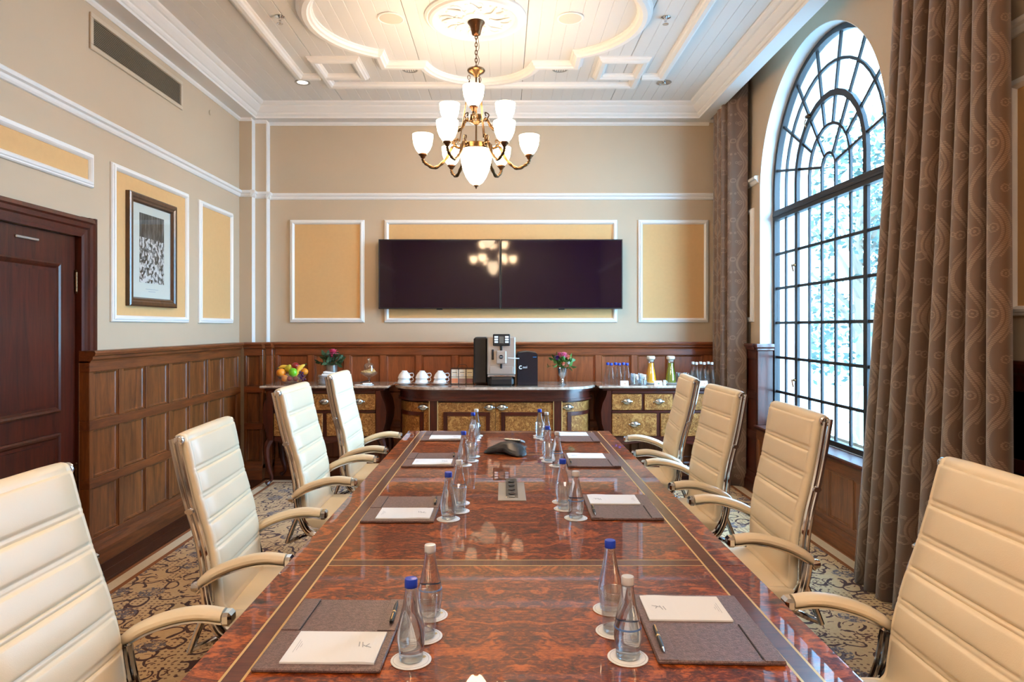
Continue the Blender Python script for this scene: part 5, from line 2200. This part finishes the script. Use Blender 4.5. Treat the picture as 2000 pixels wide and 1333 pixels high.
# milk cooler
t = thing('milk_cooler', 'black rounded milk cooler standing right of the coffee machine', 'cooler', (.222, 6.36, ZS))
poly = [(-.095, 0), (.095, 0), (.095, .28)] + [(.095 - .03 + .03 * math.cos(a), .28 + .026 * math.sin(a)) for a in [PI / 8 * k for k in range(1, 4)]] + \
       [(.03, .311), (0, .3135), (-.03, .311)] + [(-.095 + .03 - .03 * math.cos(a), .28 + .026 * math.sin(a)) for a in [PI / 8 * k for k in range(3, 0, -1)]] + [(-.095, .28)]
MB().prism(poly, -.15, .15, 'y').build('body', M['black'], t)
MB().prism([(x * .96, .006 + z * .972) for x, z in poly], -.156, -.1505, 'y').build('door', plain('cooler_front', (26, 25, 32), .22), t)
cu = bpy.data.curves.new('wordmark', 'FONT')
cu.body = 'ool'
cu.size = .032
cu.extrude = .0006
cu.materials.append(M['china'])
tmp = bpy.data.objects.new('tmp', cu)
COL.objects.link(tmp)
bpy.context.view_layer.update()
me = bpy.data.meshes.new_from_object(tmp.evaluated_get(bpy.context.evaluated_depsgraph_get()))
bpy.data.objects.remove(tmp)
o = bpy.data.objects.new('wordmark', me)
COL.objects.link(o)
o.parent = t
o.location = (-.044, -.1568, .162)
o.rotation_euler = (PI / 2, 0, 0)
MB().tube([(-.062 + .0135 * math.cos(a), -.1572, .170 + .0135 * math.sin(a)) for a in [math.radians(50 + 270 * q / 14) for q in range(15)]], .0042, 6).build('round_logo', M['china'], t)
MB().box(.05, .082, -.157, -.1562, .262, .267).build('status_light', plain('blue_mark', (30, 120, 190), .3), t)
t = thing('milk_tube', 'thin silver milk tube from the coffee machine to the cooler', 'tube', (.10, 6.17, ZS + .255))
MB().tube([(-.058, .0, .004), (.0, -.004, 0), (.045, .022, -.002)], .004, 8).build('hose', M['china'], t, True)

# goblet of mixed flowers
t = thing('flower_goblet', 'silver goblet of pink, purple and orange flowers right of the cooler', 'flowers', (.555, 6.36, ZS))
MB().lathe([(0, .0), (.036, .0), (.038, .005), (.018, .016), (.012, .03), (.018, .042), (.013, .054), (.02, .068), (.034, .086), (.042, .12), (.047, .155), (.044, .155), (.036, .11), (0, .09)], 28).build('goblet', M['silver'], t, True)
greenery(t, (0, 0, .15), 16, .115, .115, 21, l=.085, m=plain('fresh_leaf', (72, 120, 52), .5, var=.35, vs=40))
for (x, y, z, r, c) in ((.012, -.03, .262, .055, (238, 140, 178)), (-.052, -.04, .245, .038, (124, 70, 170)), (.052, -.03, .25, .038, (240, 150, 110)), (.005, -.062, .19, .034, (240, 150, 120)),
                       (-.02, .03, .27, .04, (232, 120, 160)), (.055, -.04, .2, .026, (230, 226, 220))):
    flower_head(r, 11, 4, plain('petal', c, .6), t, (x, y, z))
mb = MB().tube(smoothpts([(-.03, 0, .155), (-.10, 0, .175), (-.15, .0, .17)], 4), .002, 4)
rnd = random.Random(5)
for k in range(7):
    leafy(mb, (-.07 - .012 * k, 0, .172), (-.5, rnd.gauss(0, .5), rnd.gauss(0, .5)), .03, .005, rnd)
mb.build('sprig', M['leaf'], t)

# right chest: water, tumblers, juice, more bottles
row = ['left', 'middle', 'right']
for i in range(3):
    for j in range(2):
        nm = 'front' if j == 0 else 'rear'
        b = water_bottle(f'{row[i]} bottle in the {nm} row of blue-capped waters on the right chest', (1.01 + i * .074 - j * .02, 6.32 + j * .085, ZS), True, 'blue-capped bottles on the right chest', False)
        b.scale = (1.05, 1.05, 1.15)
for k in range(6):
    i, j = k % 2, k // 2
    tumbler(f'{["left", "right"][i]} tumbler in the {["front", "middle", "rear"][j]} pair between the blue-capped bottles and the orange juice', (1.232 + i * .072, 6.28 + j * .078, ZS), 'glass tumblers on the right chest')
for x, nm, col, lab_ in ((1.41, 'orange', (255, 176, 10), 'glass carafe of orange juice with a pale stopper on the right chest'), (1.60, 'green', (128, 132, 20), 'glass carafe of green juice with a pale stopper on the right chest')):
    pl = thing('serving_plate', f'white plate under the {nm} juice carafe', 'plate', (x, 6.46, ZS), 0)
    MB().lathe([(0, .0), (.06, .0), (.084, .008), (.085, .011), (.06, .005), (0, .004)], 32).build('plate', M['china'], pl, .7)
    c = thing('juice_carafe', lab_, 'carafe', (x, 6.46, ZS + .0055))
    jp = [(0, .004), (.046, .004), (.049, .012), (.049, .035), (.043, .08), (.034, .13), (.0265, .165), (.0265, .192), (0, .192)]
    MB().lathe(jp, 28).build('juice', plain(nm + '_juice', col, .25, coat=.3), c, True)
    MB().lathe([(0, .0), (.05, .0), (.053, .006), (.053, .036), (.047, .082), (.038, .132), (.030, .166), (.0295, .205), (.036, .228), (.034, .229), (.0275, .206)], 28, cap=False).build('glass', M['thinglass'], c, True)
    MB().lathe([(0, .205), (.026, .205), (.028, .222), (.040, .232), (.040, .252), (.034, .258), (0, .259)], 24).build('stopper', plain('pale_stopper', (226, 214, 196), .6), c, .7)
    cp2 = thing('milk_jug', f'small white jug left of the {nm} juice carafe', 'jug', (x - .088, 6.345, ZS), 0)
    MB().lathe([(0, .0), (.016, .0), (.018, .01), (.013, .03), (.014, .042), (.012, .042), (.010, .02), (0, .012)], 16).build('body', M['china'], cp2, True)
    MB().tube(smoothpts([(.013, 0, .034), (.024, 0, .03), (.022, 0, .014), (.016, 0, .010)], 4), .0025, 6).build('handle', M['china'], cp2, True)
for k in range(10):
    i, j = k % 5, k // 5
    tumbler(f'{["first", "second", "third", "fourth", "fifth"][i]} tumbler from the left in the {"front" if j == 0 else "rear"} row, right of the green juice', (1.70 + i * .07 - .0, 6.50 + j * .073, ZS), 'glass tumblers right of the carafes')
for i in range(3):
    for j in range(2):
        nm = 'front' if j == 0 else 'rear'
        b = water_bottle(f'{row[i]} bottle in the {nm} row of silver-capped waters by the far curtain', (1.80 + i * .072 - j * .01, 6.30 + j * .08, ZS), False, 'silver-capped bottles by the far curtain', False)
        b.scale = (1.0, 1.0, 1.2)
for x, nm in ((1.115, 'blue-capped bottles'), (1.425, 'orange juice carafe'), (1.845, 'silver-capped bottles')):
    c = thing('tent_card', f'small folded white card in front of the {nm} on the right chest', 'card', (x, 6.228, ZS), .0)
    m_ = MB()
    m_.rings([[(-.036, -.024, .0), (-.036, .0, .046), (-.036, .024, .0), (-.036, .022, .0), (-.036, .0, .043), (-.036, -.022, .0)],
              [(.036, -.024, .0), (.036, .0, .046), (.036, .024, .0), (.036, .022, .0), (.036, .0, .043), (.036, -.022, .0)]])
    m_.build('fold', M['paper'], c)
    m_ = MB().lathe([(.004, 0), (.009, 0), (.009, .0006), (.004, .0006)], 12)
    m_.xf(Matrix.Translation((.004, -.0138, .0205)) @ Matrix.Rotation(PI / 2 - .48, 4, 'X'))
    m_.build('printed_emblem', plain('emblem_print', (120, 130, 100) if 'juice' in nm else (196, 150, 120), .8), c)

# ------------------------------------------------------------------ chandelier
HX0, HY0 = -.193, 4.81
ch = thing('chandelier', 'antique brass ten-light chandelier with frosted glass shades over the table', 'chandelier', (HX0, HY0, ZC - .026))
z0 = -(ZC - .026)


def zz(z):
    return z + z0


MB().lathe([(0, zz(3.654)), (.058, zz(3.654)), (.062, zz(3.648)), (.058, zz(3.642)), (.046, zz(3.625)), (.036, zz(3.59)), (.030, zz(3.565)), (.012, zz(3.555)), (0, zz(3.553))], 28).build('canopy', M['bronze'], ch, .9)
link = MB().tube([(.008 * math.cos(a), 0, .017 * math.sin(a)) for a in [2 * PI * k / 14 for k in range(14)]], .0032, 6, closed=True).mesh('chain_link', M['bronze'], True)
zl = 3.548
k = 0
while zl > 3.345:
    inst('chain_link', link, ch, (0, 0, zz(zl)), (0, 0, PI / 2 * (k % 2)))
    zl -= .0275
    k += 1
MB().tube(smoothpts([(.012, -.008, zz(3.55)), (.02, -.006, zz(3.47)), (.006, -.010, zz(3.43)), (.022, -.008, zz(3.38)), (.005, -.004, zz(3.335))], 5), .0022, 5).build('flex', M['bronze'], ch)
MB().lathe([(.012, zz(3.342)), (.014, zz(3.336)), (.03, zz(3.328)), (.060, zz(3.318)), (.064, zz(3.308)), (.056, zz(3.296)), (.034, zz(3.285)), (.018, zz(3.272)), (.012, zz(3.262)), (0, zz(3.26))], 28).build('crown', M['brass'], ch, .9)
MB().tube([(0, 0, zz(3.262)), (0, 0, zz(2.785))], .0065, 10).build('stem', M['brass'], ch, True)
MB().lathe([(0, zz(2.990)), (.046, zz(2.990)), (.052, zz(2.984)), (.052, zz(2.945)), (.048, zz(2.938)), (.02, zz(2.926)), (.010, zz(2.92))], 28).build('upper_hub', M['brass'], ch, .9)
# bowl with its brass band
MB().lathe([(.100, zz(2.775)), (.112, zz(2.772)), (.114, zz(2.735)), (.112, zz(2.70)), (.106, zz(2.655)), (.093, zz(2.60)), (.072, zz(2.55)), (.046, zz(2.512)), (.02, zz(2.495)), (0, zz(2.492))], 36, cap=False).build('glass_bowl', M['shade'], ch, True, label='large frosted glass bowl, lit')
MB().lathe([(.1155, zz(2.778)), (.119, zz(2.774)), (.119, zz(2.742)), (.1155, zz(2.738))], 36, cap=False).build('bowl_band', M['brass'], ch, True)
MB().lathe([(0, zz(2.497)), (.018, zz(2.494)), (.020, zz(2.489)), (.008, zz(2.482)), (.006, zz(2.474)), (.003, zz(2.468)), (0, zz(2.466))], 14).build('finial', M['bronze'], ch, True)
for k in range(3):
    a = math.radians(-90 + 28 + 120 * k)
    c_, s_ = math.cos(a), math.sin(a)
    mb = MB().tube([(.048 * c_, .048 * s_, zz(3.24)), (.118 * c_, .118 * s_, zz(2.80))], .0045, 6)
    mb.tube([(.052 * c_ + .009 * math.cos(b) * c_, .052 * s_ + .009 * math.cos(b) * s_, zz(3.262) + .016 * math.sin(b)) for b in [2 * PI * q / 12 for q in range(12)]], .0024, 5, closed=True)
    mb.build('suspension_rod', M['brass'], ch, True)
    mb = MB()
    mb.tube(smoothpts([(.118 * c_, .118 * s_, zz(2.76)), (.150 * c_, .150 * s_, zz(2.775)), (.152 * c_, .152 * s_, zz(2.81)), (.135 * c_, .135 * s_, zz(2.825)), (.125 * c_, .125 * s_, zz(2.81))], 5), .006, 6)
    mb.build('scroll', M['brass'], ch, True)


def arm_parts(r0, z_start, r1, z_low, z_cup, ang, sc=1.0):
    """one branch in its own radial plane, then turned to ang"""
    R = Matrix.Rotation(ang, 4, 'Z')
    pts = smoothpts([(r0, 0, zz(z_start)), (r0 + (r1 - r0) * .18, 0, zz(z_start + .012)), (r0 + (r1 - r0) * .38, 0, zz((z_start + z_low) / 2 - .01)),
                     (r0 + (r1 - r0) * .66, 0, zz(z_low)), (r0 + (r1 - r0) * .92, 0, zz(z_low + .028)), (r1, 0, zz(z_cup - .02)), (r1, 0, zz(z_cup))], 6)
    n = len(pts)
    rad = [.0085 + .0022 * math.sin(i * 1.9) + .003 * math.sin(PI * i / n) for i in range(n)]
    mb = MB().tube(pts, rad, 8)
    for i in range(4, n - 4, 3):
        p = pts[i]
        mb.sphere((p.x, 0, p.z + rad[i] * .9), .0062, 6, 4, sz=.8)
    mb.tube(smoothpts([(r0 + .02, 0, zz(z_start - .005)), (r0 + .05, 0, zz(z_start + .045)), (r0 + .02, 0, zz(z_start + .06)), (r0 + .025, 0, zz(z_start + .035))], 4), .0045, 6)
    mb.xf(R)
    arm = mb.build('branch', M['brass'], ch, True)
    c = MB().lathe([(.008, zz(z_cup - .012)), (.016, zz(z_cup - .004)), (.020, zz(z_cup + .006)), (.030, zz(z_cup + .014)), (.031, zz(z_cup + .022)), (.024, zz(z_cup + .026))], 18)
    c.shift((r1, 0, 0))
    c.xf(R)
    c.build('lamp_cup', M['bronze'], arm, True)
    s_ = MB().lathe([(.0, zz(z_cup + .022)), (.022, zz(z_cup + .0235)), (.036, zz(z_cup + .034)), (.052, zz(z_cup + .056)), (.066, zz(z_cup + .092)), (.0715, zz(z_cup + .130)), (.0735, zz(z_cup + .158)),
                     (.0705, zz(z_cup + .158)), (.0685, zz(z_cup + .130)), (.063, zz(z_cup + .092)), (.049, zz(z_cup + .058)), (.033, zz(z_cup + .037)), (0, zz(z_cup + .028))], 24)
    s_.shift((r1, 0, 0))
    s_.xf(R)
    s_.build('glass_shade', M['shade'], arm, True)
    p = R @ Vector((r1, 0, 0))
    light('shade_bulb', 'POINT', (HX0 + p.x, HY0 + p.y, z_cup + .115), BULB, (1.0, .74, .52), shadow_soft_size=.03)


BULB = 1.25
for k in range(6):
    arm_parts(.118, 2.755, .378, 2.615, 2.69, math.radians(60 * k + 2))
for k in range(3):
    arm_parts(.052, 2.962, .235, 2.905, 2.955, math.radians(-92 + 120 * k))

# the matching chandelier over the near end of the table, reflected in the screens
c2 = copy_tree(ch)
c2.location.y = .42
c2['label'] = 'matching brass chandelier nearer the camera, seen only reflected in the dark screens'
for o in [o for o in bpy.data.objects if o.type == 'LIGHT' and o.name.startswith('shade_bulb')]:
    n = o.copy()
    COL.objects.link(n)
    n.location.y += .42 - HY0
